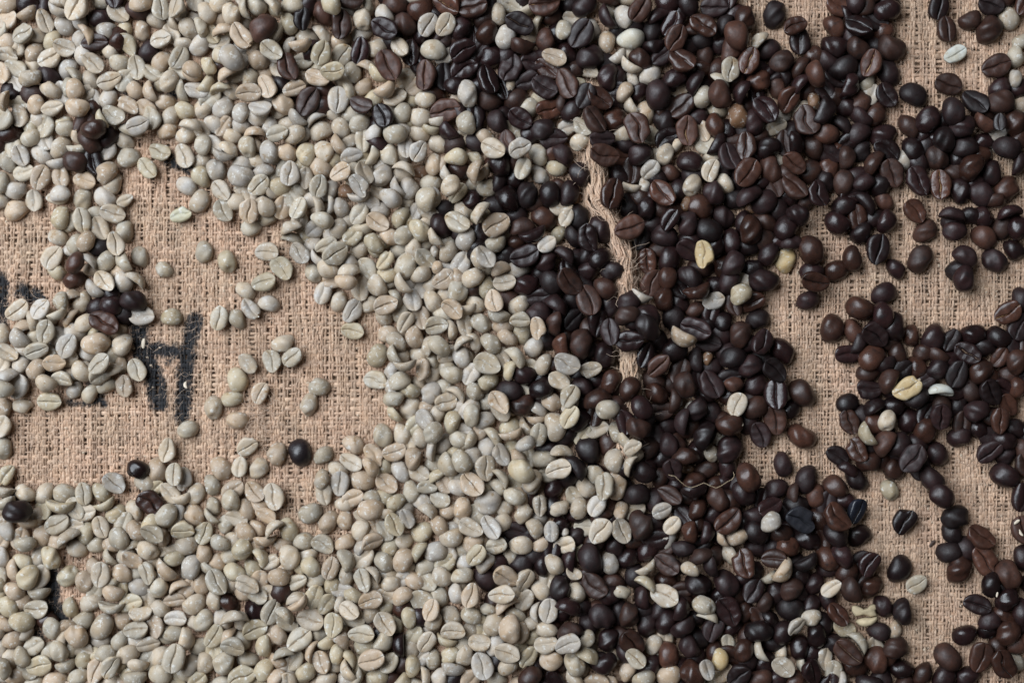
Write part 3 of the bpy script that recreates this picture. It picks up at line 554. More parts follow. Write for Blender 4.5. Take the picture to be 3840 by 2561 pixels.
    '41': '''20,5,0g 4,12,90g 43,8,60g 67,5,0G 92,13,110g:30 107,6,20g 136,6,140G 17,20,60g 35,24,150g 57,23,115g:30 75,22,20G 104,23,120g- 121,23,130g 144,25,75G+:27 163,30,90g 165,11,110s 184,8,40G 192,26,130s 206,16,130g:28 227,10,60g 228,24,0g- 13,42,120G+:32 30,42,90g- 48,44,155G+:30 76,54,165G 80,38,0g 105,40,20G:26 92,28,30g- 104,58,20s 127,38,20g- 126,56,70G 150,45,110g 140,65,60G+:26 168,54,150g 180,40,110G:28 190,61,20G+:28 215,46,20g:24 211,33,150g- 213,65,95g:24 228,57,40g 28,63,150d- 4,62,100g 56,72,120d- 45,57,0g- 109,67,35s+ 73,73,65G 93,77,140s+ 93,88,160G 122,83,165G+:32 167,70,145G 175,82,160G- 187,78,60g- 148,90,90G+:28 207,88,125G+:30 180,100,0G+:30 220,88,100g- 235,83,100g 8,80,60G 33,80,10s:34 22,87,120g- 41,91,100g- 62,93,20G 27,100,60s- 8,106,60G:28 33,115,160G 40,103,120g- 65,113,90g:28 86,103,120g 109,107,40G+:32 132,104,150g 142,113,30s 158,108,135s 89,120,15s:26 122,121,75s 149,126,90g:24 135,132,115G 164,121,130s 105,132,60G 82,132,145s 48,128,0g 15,135,60g:30 25,131,90g- 63,138,60g 42,148,25G+:33 119,141,45g 80,150,50s 99,151,90G 178,117,10g 193,129,20G+:32 211,112,60g 212,133,50G 162,141,120s 172,149,60s 195,151,10g:28 140,153,20g 127,152,30g- 224,115,90e 233,120,90g 234,138,90g 215,148,0d- 224,137,90d- 20,155,0g 3,150,150g 230,153,60g 73,143,30g- 146,143,20g- 116,153,60g- 193,46,60g- 75,103,0g- 225,72,60d- 158,92,60g- 200,105,60d- 160,150,0g-''',
    '42': '''3,12,100g 8,3,120g 32,8,10g 22,21,30g 44,19,40G- 60,6,100g 62,18,20g- 77,10,55G+:26 85,18,55g 104,9,100G+:22 127,7,20g:25 150,4,20g 180,6,120G:24 10,37,155g:28 37,37,140g:27 61,33,10g+:28 56,47,30g- 90,38,120d- 109,35,145G+:32 106,53,5G+:30 165,20,130g+:28 187,31,150G+:20 129,20,20d- 149,22,90e- 134,41,65G 146,51,130g:26 112,64,30s:30 94,60,60d- 11,57,150G:30 32,59,120g 49,58,100g 70,56,75G+:29 25,73,70G+:26 33,83,60g 7,84,120g:36 47,77,130g 67,78,150g:26 87,73,0g:20 80,85,160s- 50,95,0G+:28 71,96,30g- 24,93,40g- 97,90,60g:30 113,97,90g+:33 122,77,165g:24 132,61,60G 142,73,85s:24 157,76,80G:30 138,91,20s- 126,100,70g 155,100,0g 138,103,60g- 20,110,60G 41,111,160s 62,111,20g- 80,111,0G+:26 98,110,60g 112,119,160G+:30 140,124,55G:28 128,118,60g- 152,110,10G 158,120,60g- 182,111,25G+:30 205,108,60g:22 209,125,155s:30 161,133,10g:28 190,135,120g+:30 8,121,150G 43,126,60g 27,132,90g 63,128,70g 83,137,110G+:32 115,137,30g:26 50,142,170s 66,149,45G 34,149,80g 18,144,100s 5,145,90g 50,153,30d- 100,152,150g 128,155,0g- 137,147,30d:30 165,149,130D:30 206,15,110d+:38 212,45,140D:34 172,47,90d:30 184,67,160e 191,53,110g:26 192,53,100g- 183,95,10e 222,82,150d:34 226,108,60d:30 205,85,90d- 220,137,30d 172,125,60d- 214,152,10G:32 190,152,120g 215,68,20r- 200,140,60g- 175,75,60d- 166,90,90d- 100,130,90d- 145,140,60d- 230,20,100g 233,45,0d- 226,60,20d- 215,27,0d- 185,108,60d- 100,22,0d- 212,130,0d- 195,75,0d- 203,118,0g- 178,35,0d- 165,67,0d-''',
    '43': '''6,14,20G 40,10,60d 58,2,0G 83,2,0d 92,9,30e 15,20,20d- 38,24,30s 37,38,145s 64,17,150D 75,25,150e- 88,26,155g+:23 109,23,110e 113,10,60d- 130,7,125s 141,0,0g 148,20,105R+:34 183,14,0D+:29 195,29,60s+:32 178,38,30s- 226,18,30e 203,50,45d:30 97,43,170d:32 128,41,120d:34 159,50,60D:30 172,66,80d:26 200,73,175d 226,83,20g:24 207,91,45G+:25 192,96,60d 169,99,0d 227,65,60d- 103,67,160g+:28 108,78,160s:26 131,72,120D:36 10,53,170g+:22 30,60,95e 58,56,155G+:34 78,72,75e:30 52,73,60d- 22,83,90d 38,91,80d:30 58,92,65d:32 76,96,35e 19,106,130D 46,109,60g 62,123,95r:32 49,124,90g- 24,128,140G+:26 13,144,60g:26 36,153,20g 63,149,20g:30 40,134,60d- 83,112,120d 99,109,140d- 117,96,60D- 95,86,0d- 130,111,100G+:22 122,130,80y+:26 106,140,110G+:24 125,145,40G- 149,119,65d:28 165,118,110s:28 172,133,60d- 193,137,150G+:28 213,138,110s- 224,142,110D:30 214,113,80d:30 184,112,0d- 166,153,20r:30 143,146,45D 86,147,130d 198,118,120y-:16 229,104,90d 3,77,90d- 5,3,90d- 231,120,60d- 5,35,0d- 205,20,0d- 160,30,60d- 145,75,90d- 130,90,30d- 90,125,60d- 110,120,90d- 150,98,60d- 140,60,90d- 115,55,60d- 60,40,0d- 155,130,90d- 205,153,60r- 83,60,0d- 20,30,90d- 7,100,90d- 185,150,60d- 100,55,0d- 75,135,0d- 95,152,60d- 185,53,60d- 30,142,0d- 235,45,60d- 215,55,0d-''',
    '44': '''25,7,120d 7,10,130r 56,19,60D:30 43,20,30D- 32,27,60d- 93,27,60d+:34 111,43,35G+:26 14,48,35G 59,46,45r:32 35,52,115e 75,69,130d:28 93,75,95e:32 21,78,125R:30 23,94,160G- 68,98,0d:28 86,98,60g- 46,108,130s+:30 33,120,140R+:36 90,116,20d:32 65,130,110r:34 83,130,60r- 16,143,90G+:28 30,152,70s 42,143,150d 53,156,0d 8,93,90d- 2,82,90g 119,147,60d:30 149,128,135d+:38 168,102,30d:30 185,125,75R+:36 210,133,115D+:34 226,131,150g- 180,66,165D+:32 198,84,30d:30 217,100,60d+:32 218,60,50d:30 199,40,80d:30 160,22,60d:36 154,2,10d 188,10,125R:36 221,31,125r:38 232,18,90d 168,150,30d 145,152,60d 226,112,20r- 232,72,90d 197,98,30d- 210,45,0d- 75,150,60d- 5,120,60d- 5,60,90d- 15,30,0d- 90,140,0d- 205,113,90d- 230,90,0d- 12,110,0d-''',
}
TOK = re.compile(r'^(\d+),(\d+),(-?\d+)([a-zA-Z])([+-]?)(?::(\d+))?$')
BEANS = []
for key, text in TILES.items():
    r0, c0 = int(key[0]), int(key[1])
    k = 7680.0 / (2347.0 if r0 == 4 else 2351.0)
    for tok in text.split():
        x, y, a, c, l, s = TOK.match(tok).groups()
        bx, by = c0 * 768 + int(x) * k, r0 * 512 + int(y) * k
        if any(b['tile'] != key and abs(b['x'] - bx) < 38 and abs(b['y'] - by) < 38 and (b['c'] in 'gGsyY') == (c in 'gGsyY') for b in BEANS):
            continue
        BEANS.append(dict(x=bx, y=by, a=int(a), c=c, lev={'-': -1, '': 0, '+': 1}[l], s=float(s) * k if s else 0.0, tile=key, out=False))

def default_len(c):
    base = {'g': 88, 'G': 90, 's': 86, 'y': 80, 'Y': 98, 'd': 103, 'D': 105, 'e': 101, 'r': 101, 'R': 105, 'q': 100}[c]
    return base * rng.uniform(0.92, 1.08)
for b in BEANS:
    if not b['s']:
        b['s'] = default_len(b['c']) * (0.95 if b['lev'] < 0 else 1.0)
    else:
        b['s'] = min(b['s'], 110 if b['c'] in 'gGs' else 118)

# neighbours of one layer make room for each other
X0 = np.array([[b['x'], b['y']] for b in BEANS]); XY = X0.copy()
sa = np.array([b['s'] * 0.5 for b in BEANS]); sb = np.array([b['s'] * (0.24 if b['c'] in 'seq' else 0.365) for b in BEANS])
th = np.array([math.radians(b['a']) for b in BEANS]); lv = np.array([b['lev'] for b in BEANS])
for it in range(24):
    i_, j_ = np.nonzero(np.triu((np.abs(XY[:, None, 0] - XY[None, :, 0]) < 115) & (np.abs(XY[:, None, 1] - XY[None, :, 1]) < 115) & (lv[:, None] == lv[None, :]), 1))
    d = XY[j_] - XY[i_]; L_ = np.hypot(d[:, 0], d[:, 1]) + 1e-6
    ph = np.arctan2(-d[:, 1], d[:, 0])
    rad = lambda k: sa[k] * sb[k] / np.sqrt((sb[k] * np.cos(ph - th[k])) ** 2 + (sa[k] * np.sin(ph - th[k])) ** 2)
    ov = np.clip((rad(i_) + rad(j_)) * 0.97 - L_, 0, 30) * 0.22
    push = d / L_[:, None] * ov[:, None]
    np.add.at(XY, j_, push); np.add.at(XY, i_, -push)
    off = XY - X0; n_ = np.hypot(off[:, 0], off[:, 1])[:, None] + 1e-6
    XY = X0 + off * np.minimum(1, 17.0 / n_)
for b, (x_, y_) in zip(BEANS, XY):
    b['hx'], b['hy'] = b['x'], b['y']
    b['x'], b['y'] = float(x_), float(y_)

# the heap goes on a little past the picture's edges
for b in list(BEANS):
    for cond, mx, my in ((b['x'] < 210, -b['x'] - 20, b['y']), (b['x'] > 3630, 7700 - b['x'], b['y']),
                         (b['y'] < 150, b['x'], -b['y'] - 20), (b['y'] > 2411, b['x'], 5142 - b['y'])):
        if cond and -40 > min(mx, 3840 - mx, my, 2561 - my):
            BEANS.append(dict(b, x=mx, y=my, a=180 - b['a'], out=True))

# fill the hidden bottom layer where the heap is dense
G = 5.0                                                       # grid cell, photo pixels
OX, OY = -320.0, -280.0
GW, GH = int((3840 + 640) / G), int((2561 + 560) / G)
cov = np.zeros((GH, GW)); pale = np.zeros((GH, GW)); dark = np.zeros((GH, GW))
yy, xx = np.mgrid[0:GH, 0:GW]
def stamp(bx, by, rad):
    i0, i1 = int((by - rad - OY) / G), int((by + rad - OY) / G) + 1
    j0, j1 = int((bx - rad - OX) / G), int((bx + rad - OX) / G) + 1
    i0, j0 = max(i0, 0), max(j0, 0)
    return slice(i0, min(i1, GH)), slice(j0, min(j1, GW))
for b in BEANS:
    sl = stamp(b['x'], b['y'], 45)
    px, py = xx[sl] * G + OX, yy[sl] * G + OY
    inside = ((px - b['x']) ** 2 + (py - b['y']) ** 2) < (b['s'] * 0.43) ** 2
    cov[sl] = np.maximum(cov[sl], inside)
    (pale if b['c'] in 'gGsyY' else dark)[sl] += inside
def blur(a, rad):
    c = np.cumsum(np.pad(a, ((rad + 1, rad), (0, 0)), mode='edge'), 0); a = (c[2 * rad + 1:] - c[:-2 * rad - 1]) / (2 * rad + 1)
    c = np.cumsum(np.pad(a, ((0, 0), (rad + 1, rad)), mode='edge'), 1); return (c[:, 2 * rad + 1:] - c[:, :-2 * rad - 1]) / (2 * rad + 1)
dens = blur(cov, 17)
dp, dd = blur(pale, 17), blur(dark, 17)
gap = (cov < 0.5)
gf = gap.astype(float)
cand = np.argwhere(gap & (((dens > 0.76) & (blur(gf, 5) > 0.62)) | ((dens > 0.84) & (blur(gf, 3) > 0.5))))
rng.shuffle(cand)
taken = np.zeros((GH, GW), bool)
n_fill = 0
FILL = []
for i, j in cand:
    if taken[i, j]:
        continue
    px, py = j * G + OX, i * G + OY
    if abs(px - seam_x(py)) < 70 and 480 < py < 1120:
        continue
    isdark = rng.random() < dd[i, j] / (dd[i, j] + dp[i, j] + 1e-6)
    c = rng.choice(list('ddDDe')) if isdark else rng.choice(list('gGGs'))
    FILL.append(dict(x=px, y=py, a=int(rng.uniform(0, 180)), c=str(c), lev=-2, s=default_len(str(c)) * 0.95, tile='', out=False))
    sl = stamp(px, py, 46)
    taken[sl] |= ((xx[sl] * G + OX - px) ** 2 + (yy[sl] * G + OY - py) ** 2) < 46 ** 2
BEANS += FILL
# the seam stays bare where the photograph shows it
BEANS = [b for b in BEANS if not (b['lev'] < 0 and abs(b['x'] - seam_x(b['y']) - 6) < 74 and 520 < b['y'] < 1100)]

# ------------------------------------------------------------------ let every bean come to rest on what lies below it
gx = (xx * G + OX); gy = (yy * G + OY)
mx_, my_ = px2m(gx, gy)
HM = und(mx_, my_) + 0.00035 + seam_h(gx, gy)
BASE = HM.copy()
OWN = np.full((GH, GW), -1, int)
order = sorted(range(len(BEANS)), key=lambda i: (BEANS[i]['lev'] if BEANS[i]['lev'] > -2 else 9, rng.random()))

def pose_matrix(b):
    roll = 0.0
    if b['c'] in 'GDRY':
        roll = math.pi + rng.normal(0, 0.14)
    elif b['c'] in 'seq':
        roll = rng.choice([-1, 1]) * rng.uniform(1.05, 1.5)
    else:
        roll = rng.normal(0, 0.14)
    yaw = math.radians(b['a']) + (math.pi if rng.random() < 0.5 else 0)
    return Matrix.Rotation(yaw, 3, 'Z') @ Matrix.Rotation(rng.normal(0, 0.05), 3, 'Y') @ Matrix.Rotation(roll, 3, 'X')

def cells(P):
    """P: bean points in metres about its centre at (cx, cy) px -> cell index, lowest and highest point per cell"""
    ci = np.clip(((1280.5 - P[:, 1] / PX) - OY) / G, 0, GH - 1).astype(int)
    cj = np.clip(((P[:, 0] / PX + 1920) - OX) / G, 0, GW - 1).astype(int)
    key = ci * GW + cj
    u, inv = np.unique(key, return_inverse=True)
    lo = np.full(len(u), 1e9); hi = np.full(len(u), -1e9)
    np.minimum.at(lo, inv, P[:, 2]); np.maximum.at(hi, inv, P[:, 2])
    return u, lo, hi

def dense_points(shape):
    V, F4 = shape['V'], None
    return V
DENSE = {}
for key in SHAPES:
    V = SHAPES[key]['V']
    lo = SHAPES[key]['lo']
    # vertices plus edge midpoints, so the footprint has no holes
    me = SHAPES[key]['me']
    ed = np.zeros(len(me.edges) * 2, dtype=np.int32); me.edges.foreach_get('vertices', ed); ed = ed.reshape(-1, 2)
    ctr = np.zeros(len(me.polygons) * 3, dtype=np.float32); me.polygons.foreach_get('center', ctr)
    DENSE[key] = np.vstack([V, (V[ed[:, 0]] + V[ed[:, 1]]) / 2, ctr.reshape(-1, 3)])

SHR = 0.80
for idx in order:
    b = BEANS[idx]
    kind = 'p' if b['c'] in 'gGsyY' else 'd'
    b['kind'] = kind
    b['v'] = int(rng.integers(NV)) if not (b['c'] == 's' and rng.random() < 0.45) else int(NV + rng.integers(4))
    sh = SHAPES[(kind, b['v'])]
    L = b['s'] * PX
    b['L'] = L
    P0 = DENSE[(kind, b['v'])] * L
    R = pose_matrix(b)
    Rn = np.array(R)
    cx, cy = px2m(b['x'], b['y'])
    # lean with the ground below
    Q = P0 @ Rn.T
    Q[:, 0] = Q[:, 0] * 0.8 + cx; Q[:, 1] = Q[:, 1] * 0.8 + cy
    u, lo, hi = cells(Q)
    h = HM.ravel()[u]
    ux = (u % GW) * G * PX; uy = -(u // GW) * G * PX
    A = np.stack([ux - ux.mean(), uy - uy.mean(), np.ones(len(u))], 1)
    sx, sy, _ = np.linalg.lstsq(A, h, rcond=None)[0]
    sl = math.hypot(sx, sy)
    lim = 0.42 if b['lev'] < 1 else 0.28
    if b['lev'] == -2: lim = 0.01
    if sl > lim:
        sx, sy = sx * lim / sl, sy * lim / sl
    tilt = Vector((0, 0, 1)).rotation_difference(Vector((-sx * 0.85, -sy * 0.85, 1)).normalized()).to_matrix()
    R = tilt @ R
    Rn = np.array(R)
    Q0 = P0 @ Rn.T
    z0 = 0.003
    for it in range(2):
        f = (CAM_H - z0) / CAM_H                   # the photograph sees raised beans a little farther out
        Q = Q0.copy()
        Q[:, 0] = Q[:, 0] * SHR + cx * f; Q[:, 1] = Q[:, 1] * SHR + cy * f
        u, lo, hi = cells(Q)
        need = HM.ravel()[u] - lo
        z0 = float(np.quantile(need, {-2: 0.5, -1: 0.86, 0: 0.88, 1: 0.96}[b['lev']]))
        if b['lev'] == -2: z0 = -1.0
        base_need = float(np.max(BASE.ravel()[u] - lo)) - 0.0004
        z0 = max(z0, base_need)
    f = (CAM_H - z0) / CAM_H
    b['loc'] = (cx * f, cy * f, z0)
    b['R'] = R
    Q = Q0.copy()
    Q[:, 0] = Q[:, 0] * 0.97 + cx * f; Q[:, 1] = Q[:, 1] * 0.97 + cy * f
    u, lo, hi = cells(Q)
    top = hi + z0
    hm = HM.ravel(); own = OWN.ravel()
    up = top > hm[u]
    hm[u[up]] = top[up]; own[u[up]] = idx
    HM = hm.reshape(GH, GW); OWN = own.reshape(GH, GW)

# ------------------------------------------------------------------ colours of the beans
GOLD = [(1601, 284), (3271, 238), (2807, 232), (2575, 490), (2954, 369), (3778, 1174), (2470, 1367), (1670, 16), (2043, 23), (3525, 695)]
PALES = [(0.425, 0.365, 0.298), (0.38, 0.338, 0.278), (0.405, 0.37, 0.338), (0.40, 0.315, 0.24), (0.40, 0.345, 0.255)]
for b in BEANS:
    q = rng.random()
    if b['c'] in 'gGs':
        low = b['y'] > 1650 and b['x'] < 1500  # lower left leans tan: warmer, dimmer light put into the bean colour
        p = [0.30, 0.24, 0.22, 0.14, 0.10] if not low else [0.28, 0.24, 0.06, 0.22, 0.20]
        t = np.array(PALES[rng.choice(5, p=p)]) * rng.uniform(0.80, 1.16)
    elif b['c'] in 'yY':
        t = np.array((0.48, 0.37, 0.21)) * rng.uniform(0.9, 1.05)
        if b['c'] == 'y' and math.hypot(b.get('hx', 0) - 2944, b.get('hy', 0) - 976) > 30 and math.hypot(b.get('hx', 0) - 2703, b.get('hy', 0) - 2473) > 30:
            t = np.array((0.17, 0.095, 0.055))
    elif b['c'] in 'rRq':
        t = np.array((0.062, 0.026, 0.017)) * rng.uniform(0.75, 1.35)
    else:
        t = np.array((0.0170, 0.0072, 0.0070)) * rng.uniform(0.5, 1.6) if q < 0.72 else np.array((0.038, 0.0160, 0.0108)) * rng.uniform(0.8, 1.2)
    if math.hypot(b.get('hx', b['x']) - 3209, b.get('hy', b['y']) - 1912) < 20: t = np.array((0.015, 0.017, 0.025))
    if math.hypot(b.get('hx', b['x']) - 3000, b.get('hy', b['y']) - 1941) < 20: t = np.array((0.024, 0.024, 0.029))
    for ox_, oy_, tt_ in ((683, 806, (0.42, 0.415, 0.325)), (2366, 150, (0.50, 0.49, 0.44)), (3578, 209, (0.48, 0.49, 0.46)), (3526, 1458, (0.50, 0.51, 0.48)),
                          (395, 1210, (0.066, 0.026, 0.016)), (1124, 1699, (0.015, 0.010, 0.011))):
        if math.hypot(b.get('hx', b['x']) - ox_, b.get('hy', b['y']) - oy_) < 20: t = np.array(tt_)
    b['tone'] = t
    if b['kind'] == 'p':
        cr = np.array([(0.30, 0.20, 0.115), (0.42, 0.33, 0.23), (0.52, 0.47, 0.39), (0.20, 0.15, 0.10)][rng.choice(4, p=[.3, .3, .25, .15])])
    else:
        cr = t * 0.5
        if any(math.hypot(b.get('hx', b['x']) - gx_, b.get('hy', b['y']) - gy_) < 30 for gx_, gy_ in GOLD):
            cr = np.array((0.40, 0.24, 0.10))
        elif b['c'] in 'RD' and rng.random() < 0.10:
            cr = np.array((0.13, 0.075, 0.04))
    b['crease'] = cr

# ------------------------------------------------------------------ the beans that show largest are things of their own
inside = (gx >= 0) & (gx < 3840) & (gy >= 0) & (gy < 2561)
cnt = np.bincount(OWN[inside & (OWN >= 0)], minlength=len(BEANS))
def pick(kind):
    ids = [i for i, b in enumerate(BEANS) if b['kind'] == kind and not b['out'] and b['lev'] > -2 and 12 < b['x'] < 3828 and 12 < b['y'] < 2549]
    ids.sort(key=lambda i: -cnt[i])
    return ids[:300]
SINGLE = set(pick('p')) | set(pick('d'))

HAND = {
    (2644, 956): 'tan bean with a straight upright crease lying on dark beans, right of the seam',
    (2944, 978): 'smooth cream bean, domed side up, where dark beans meet bare burlap',
    (3402, 1458): 'golden tan bean with a slanting crease among dark beans near the right edge',
    (2702, 2473): 'golden bean standing between pale beans near the bottom edge',
    (1124, 1699): 'single dark bean sitting between two pale beans on bare burlap',
    (395, 1210): 'red-brown bean with open crease on the pale heap beside the printed letter',
    (500, 1125): 'glossy dark bean at the edge of the pale heap above the printed letter',
    (640, 1187): 'round pale bean alone on burlap just above the printed letter',
    (683, 806): 'greenish bean with crease up lying alone on burlap below printed ink',
    (1193, 1452): 'pale bean lying level, alone in the middle of the bare burlap',
    (1160, 1517): 'small pale bean standing upright, alone at lower middle of bare burlap',
    (703, 1611): 'pale bean alone on burlap just below the printed letter',
    (3578, 209): 'white bean with crease up alone on the upper right burlap',
    (3386, 1951): 'dark bean with a clean straight crease alone on the lower right burlap',
    (3340, 1840): 'pale bean on lower right burlap touching one dark bean above it',
    (3435, 2188): 'pale bean with crease up leaning against one dark bean, lower right burlap',
    (3376, 2136): 'round dark bean on lower right burlap with a pale bean leaning on it',
    (3526, 1458): 'white bean lying on edge like a bar among dark beans near right edge',
    (2078, 215): 'round pale bean with crease up, alone among dark beans, upper middle',
    (1601, 284): 'dark bean with golden skin in its crease beside pale beans, upper middle',
    (3271, 238): 'brown bean with a golden stripe in its crease, upper right heap edge',
    (2366, 150): 'largest bumpy white bean, domed side up, among dark beans at the top',
    (3209, 1912): 'bluish black bean with open crease at the right edge of the dark heap',
    (2261, 584): 'dark bean with a level crease lying across the top of the seam',
    (2290, 731): 'dark bean with an upright crease lying on the seam',
}
used = set()
def heading(a):
    a = a % 180
    if a < 23 or a > 157: return 'lying level'
    if 67 <= a <= 113: return 'lying upright'
    return 'slanting up rightward' if a < 67 else 'slanting down rightward'
ONES = 'zero one two three four five six seven eight nine ten eleven twelve thirteen fourteen fifteen sixteen seventeen eighteen nineteen'.split()
TENS = 'zero ten twenty thirty forty fifty sixty seventy eighty ninety'.split()
def spell(n):
    n = max(0, min(99, n))
    return ONES[n] if n < 20 else TENS[n // 10] + ('-' + ONES[n % 10] if n % 10 else '')
def label_for(i, b):
    for (hx, hy), text in HAND.items():
        if math.hypot(b.get('hx', b['x']) - hx, b.get('hy', b['y']) - hy) < 26 and text not in used:
            near = min(SINGLE, key=lambda q: math.hypot(BEANS[q]['hx'] - hx, BEANS[q]['hy'] - hy))
            if near == i:
                used.add(text); return text
    noun = {'g': 'pale bean', 'G': 'pale bean', 's': 'pale bean', 'y': 'light brown bean', 'Y': 'tan bean', 'r': 'red-brown bean', 'R': 'red-brown bean',
            'q': 'red-brown bean'}.get(b['c'], 'dark bean')
    pose = 'crease up' if b['c'] in 'GDRY' else ('on edge' if b['c'] in 'seq' else 'domed side up')
    gi, gj = int((b['y'] - OY) / G), int((b['x'] - OX) / G)
    P, D, C = dp[gi, gj], dd[gi, gj], dens[gi, gj]
    if C < 0.42: ctx = 'on burlap'
    elif b['kind'] == 'p' and D > 1.3 * P: ctx = 'among dark beans'
    elif b['kind'] == 'd' and P > 1.3 * D: ctx = 'among pale beans'
    else: ctx = ''
    X, Y = round(b['x'] / 38.4), round(b['y'] / 25.61)
    where = lambda: f', {spell(X)} percent across, {spell(Y)} percent down'
    parts = [noun, pose] + [heading(b['a'])] * (ctx != 'among dark beans' and ctx != 'among pale beans') + ([ctx] if ctx else [])
    t = ', '.join(parts) + where()
    while t in used:
        Y += 1
        t = ', '.join(parts) + where()
    used.add(t)
    return t

KNAME = {'p': 'unroasted_coffee_bean', 'd': 'roasted_coffee_bean'}
for i in sorted(SINGLE):
    b = BEANS[i]
    sh = SHAPES[(b['kind'], b['v'])]
    M = Matrix.Translation(b['loc']) @ b['R'].to_4x4() @ Matrix.Diagonal((b['L'], b['L'], b['L'], 1))
    if b['c'] in 'GDRY':
        root = bpy.data.objects.new(KNAME[b['kind']], None)
        root.empty_display_size = 0.3
        COL.objects.link(root)
        body = link('bean_body', sh['me'], root); body.color = (*b['tone'], 1)
        cr = link('crease', sh['crease'], root); cr.color = (*b['crease'], 1)
    else:
        root = link(KNAME[b['kind']], sh['me']); root.color = (*b['tone'], 1)
    root.matrix_world = M
    root['label'] = label_for(i, b)
    root['category'] = 'unroasted bean' if b['kind'] == 'p' else 'roasted bean'
    root['group'] = 'unroasted coffee beans heaped on the sack' if b['kind'] == 'p' else 'roasted coffee beans heaped on the sack'

# the rest of the heap, joined
for kind in 'pd':
    Vs, Ls, starts, cols, o, ls = [], [], [], [], 0, 0
    for i, b in enumerate(BEANS):
        if b['kind'] != kind or i in SINGLE:
            continue
        V, F4, caps, S, SF, W, T = SHAPES[(kind, b['v'])]['lo']
        Rn = np.array(b['R']) * b['L']
        al = rng.random()
        def put(V, quads, tris, col):
            global o, ls
            Vs.append(V @ Rn.T + np.array(b['loc']))
            for F in (quads, tris):
                if len(F):
                    F = np.asarray(F) + o
                    k = F.shape[1]
                    Ls.append(F.ravel()); starts.append(ls + np.arange(0, F.size, k)); ls += F.size
            cols.append(np.tile(np.array([*col, al]), (len(V), 1)))
            o += len(V)
        put(V, F4, caps, b['tone'])
        if b['c'] in 'GDRY':
            put(S, SF, [], b['crease'])
    V = np.concatenate(Vs).astype(np.float32); Lp = np.concatenate(Ls).astype(np.int32); st = np.concatenate(starts).astype(np.int32)
    me = bpy.data.meshes.new('bean_heap')
    me.vertices.add(len(V)); me.vertices.foreach_set('co', V.ravel())
    me.loops.add(len(Lp)); me.loops.foreach_set('vertex_index', Lp)
    me.polygons.add(len(st)); me.polygons.foreach_set('loop_start', st)
    me.update(calc_edges=True); me.validate()
    me.polygons.foreach_set('use_smooth', np.ones(len(me.polygons), dtype=bool))
    a = me.attributes.new('tone', 'FLOAT_COLOR', 'POINT')
    a.data.foreach_set('color', np.concatenate(cols).astype(np.float32).ravel())
    o_ = link('unroasted_bean_heap' if kind == 'p' else 'roasted_bean_heap', me, None, MAT[(kind, 1)])
    o_['kind'] = 'stuff'
    o_['label'] = 'remaining pale unroasted beans filling the heap' if kind == 'p' else 'remaining dark roasted beans filling the heap'
    o_['category'] = 'bean heap'

# ------------------------------------------------------------------ small debris
def height_at(px, py):
    i, j = int((py - OY) / G), int((px - OX) / G)
    return float(HM[i - 1:i + 2, j - 1:j + 2].max())

def tag(o, label, cat):
    o['label'] = label; o['category'] = cat

MAT_HAIR = simple_mat('loose_fibre_jute', (0.55, 0.42, 0.27), 0.6, 300, 0.2)
pts = np.array([(2508, 1782), (2530, 1784), (2552, 1806), (2572, 1822), (2592, 1829), (2614, 1822), (2640, 1810), (2662, 1820), (2685, 1829),
                (2706, 1820), (2728, 1806), (2746, 1798), (2753, 1788), (2753, 1770)], float)
tt = np.linspace(0, len(pts) - 1, 60)
cx_ = np.interp(tt, range(len(pts)), pts[:, 0]); cy_ = np.interp(tt, range(len(pts)), pts[:, 1])
hz = np.array([height_at(a, c) for a, c in zip(cx_, cy_)])
hz = np.maximum.accumulate(hz[::-1])[::-1] * 0 + np.convolve(np.pad(hz, 8, 'edge'), np.ones(17) / 17, 'valid')
ztop = max(0.011, float(np.quantile(hz, 0.9)) + 0.0012)
fs_ = (CAM_H - ztop) / CAM_H
X, Y = px2m(cx_, cy_)
P = np.stack([X * fs_, Y * fs_, np.full(60, ztop) + 0.0006 * np.sin(tt)], 1)
P[0, 2] -= 0.003; P[-1, 2] -= 0.003; P[1, 2] -= 0.0015; P[-2, 2] -= 0.0015
o = link('loose_fibre', fibres_mesh('loose_fibre', [(P, 0.00009)]), None, MAT_HAIR)
tag(o, 'thin pale wavy fibre lying across the dark beans', 'fibre')

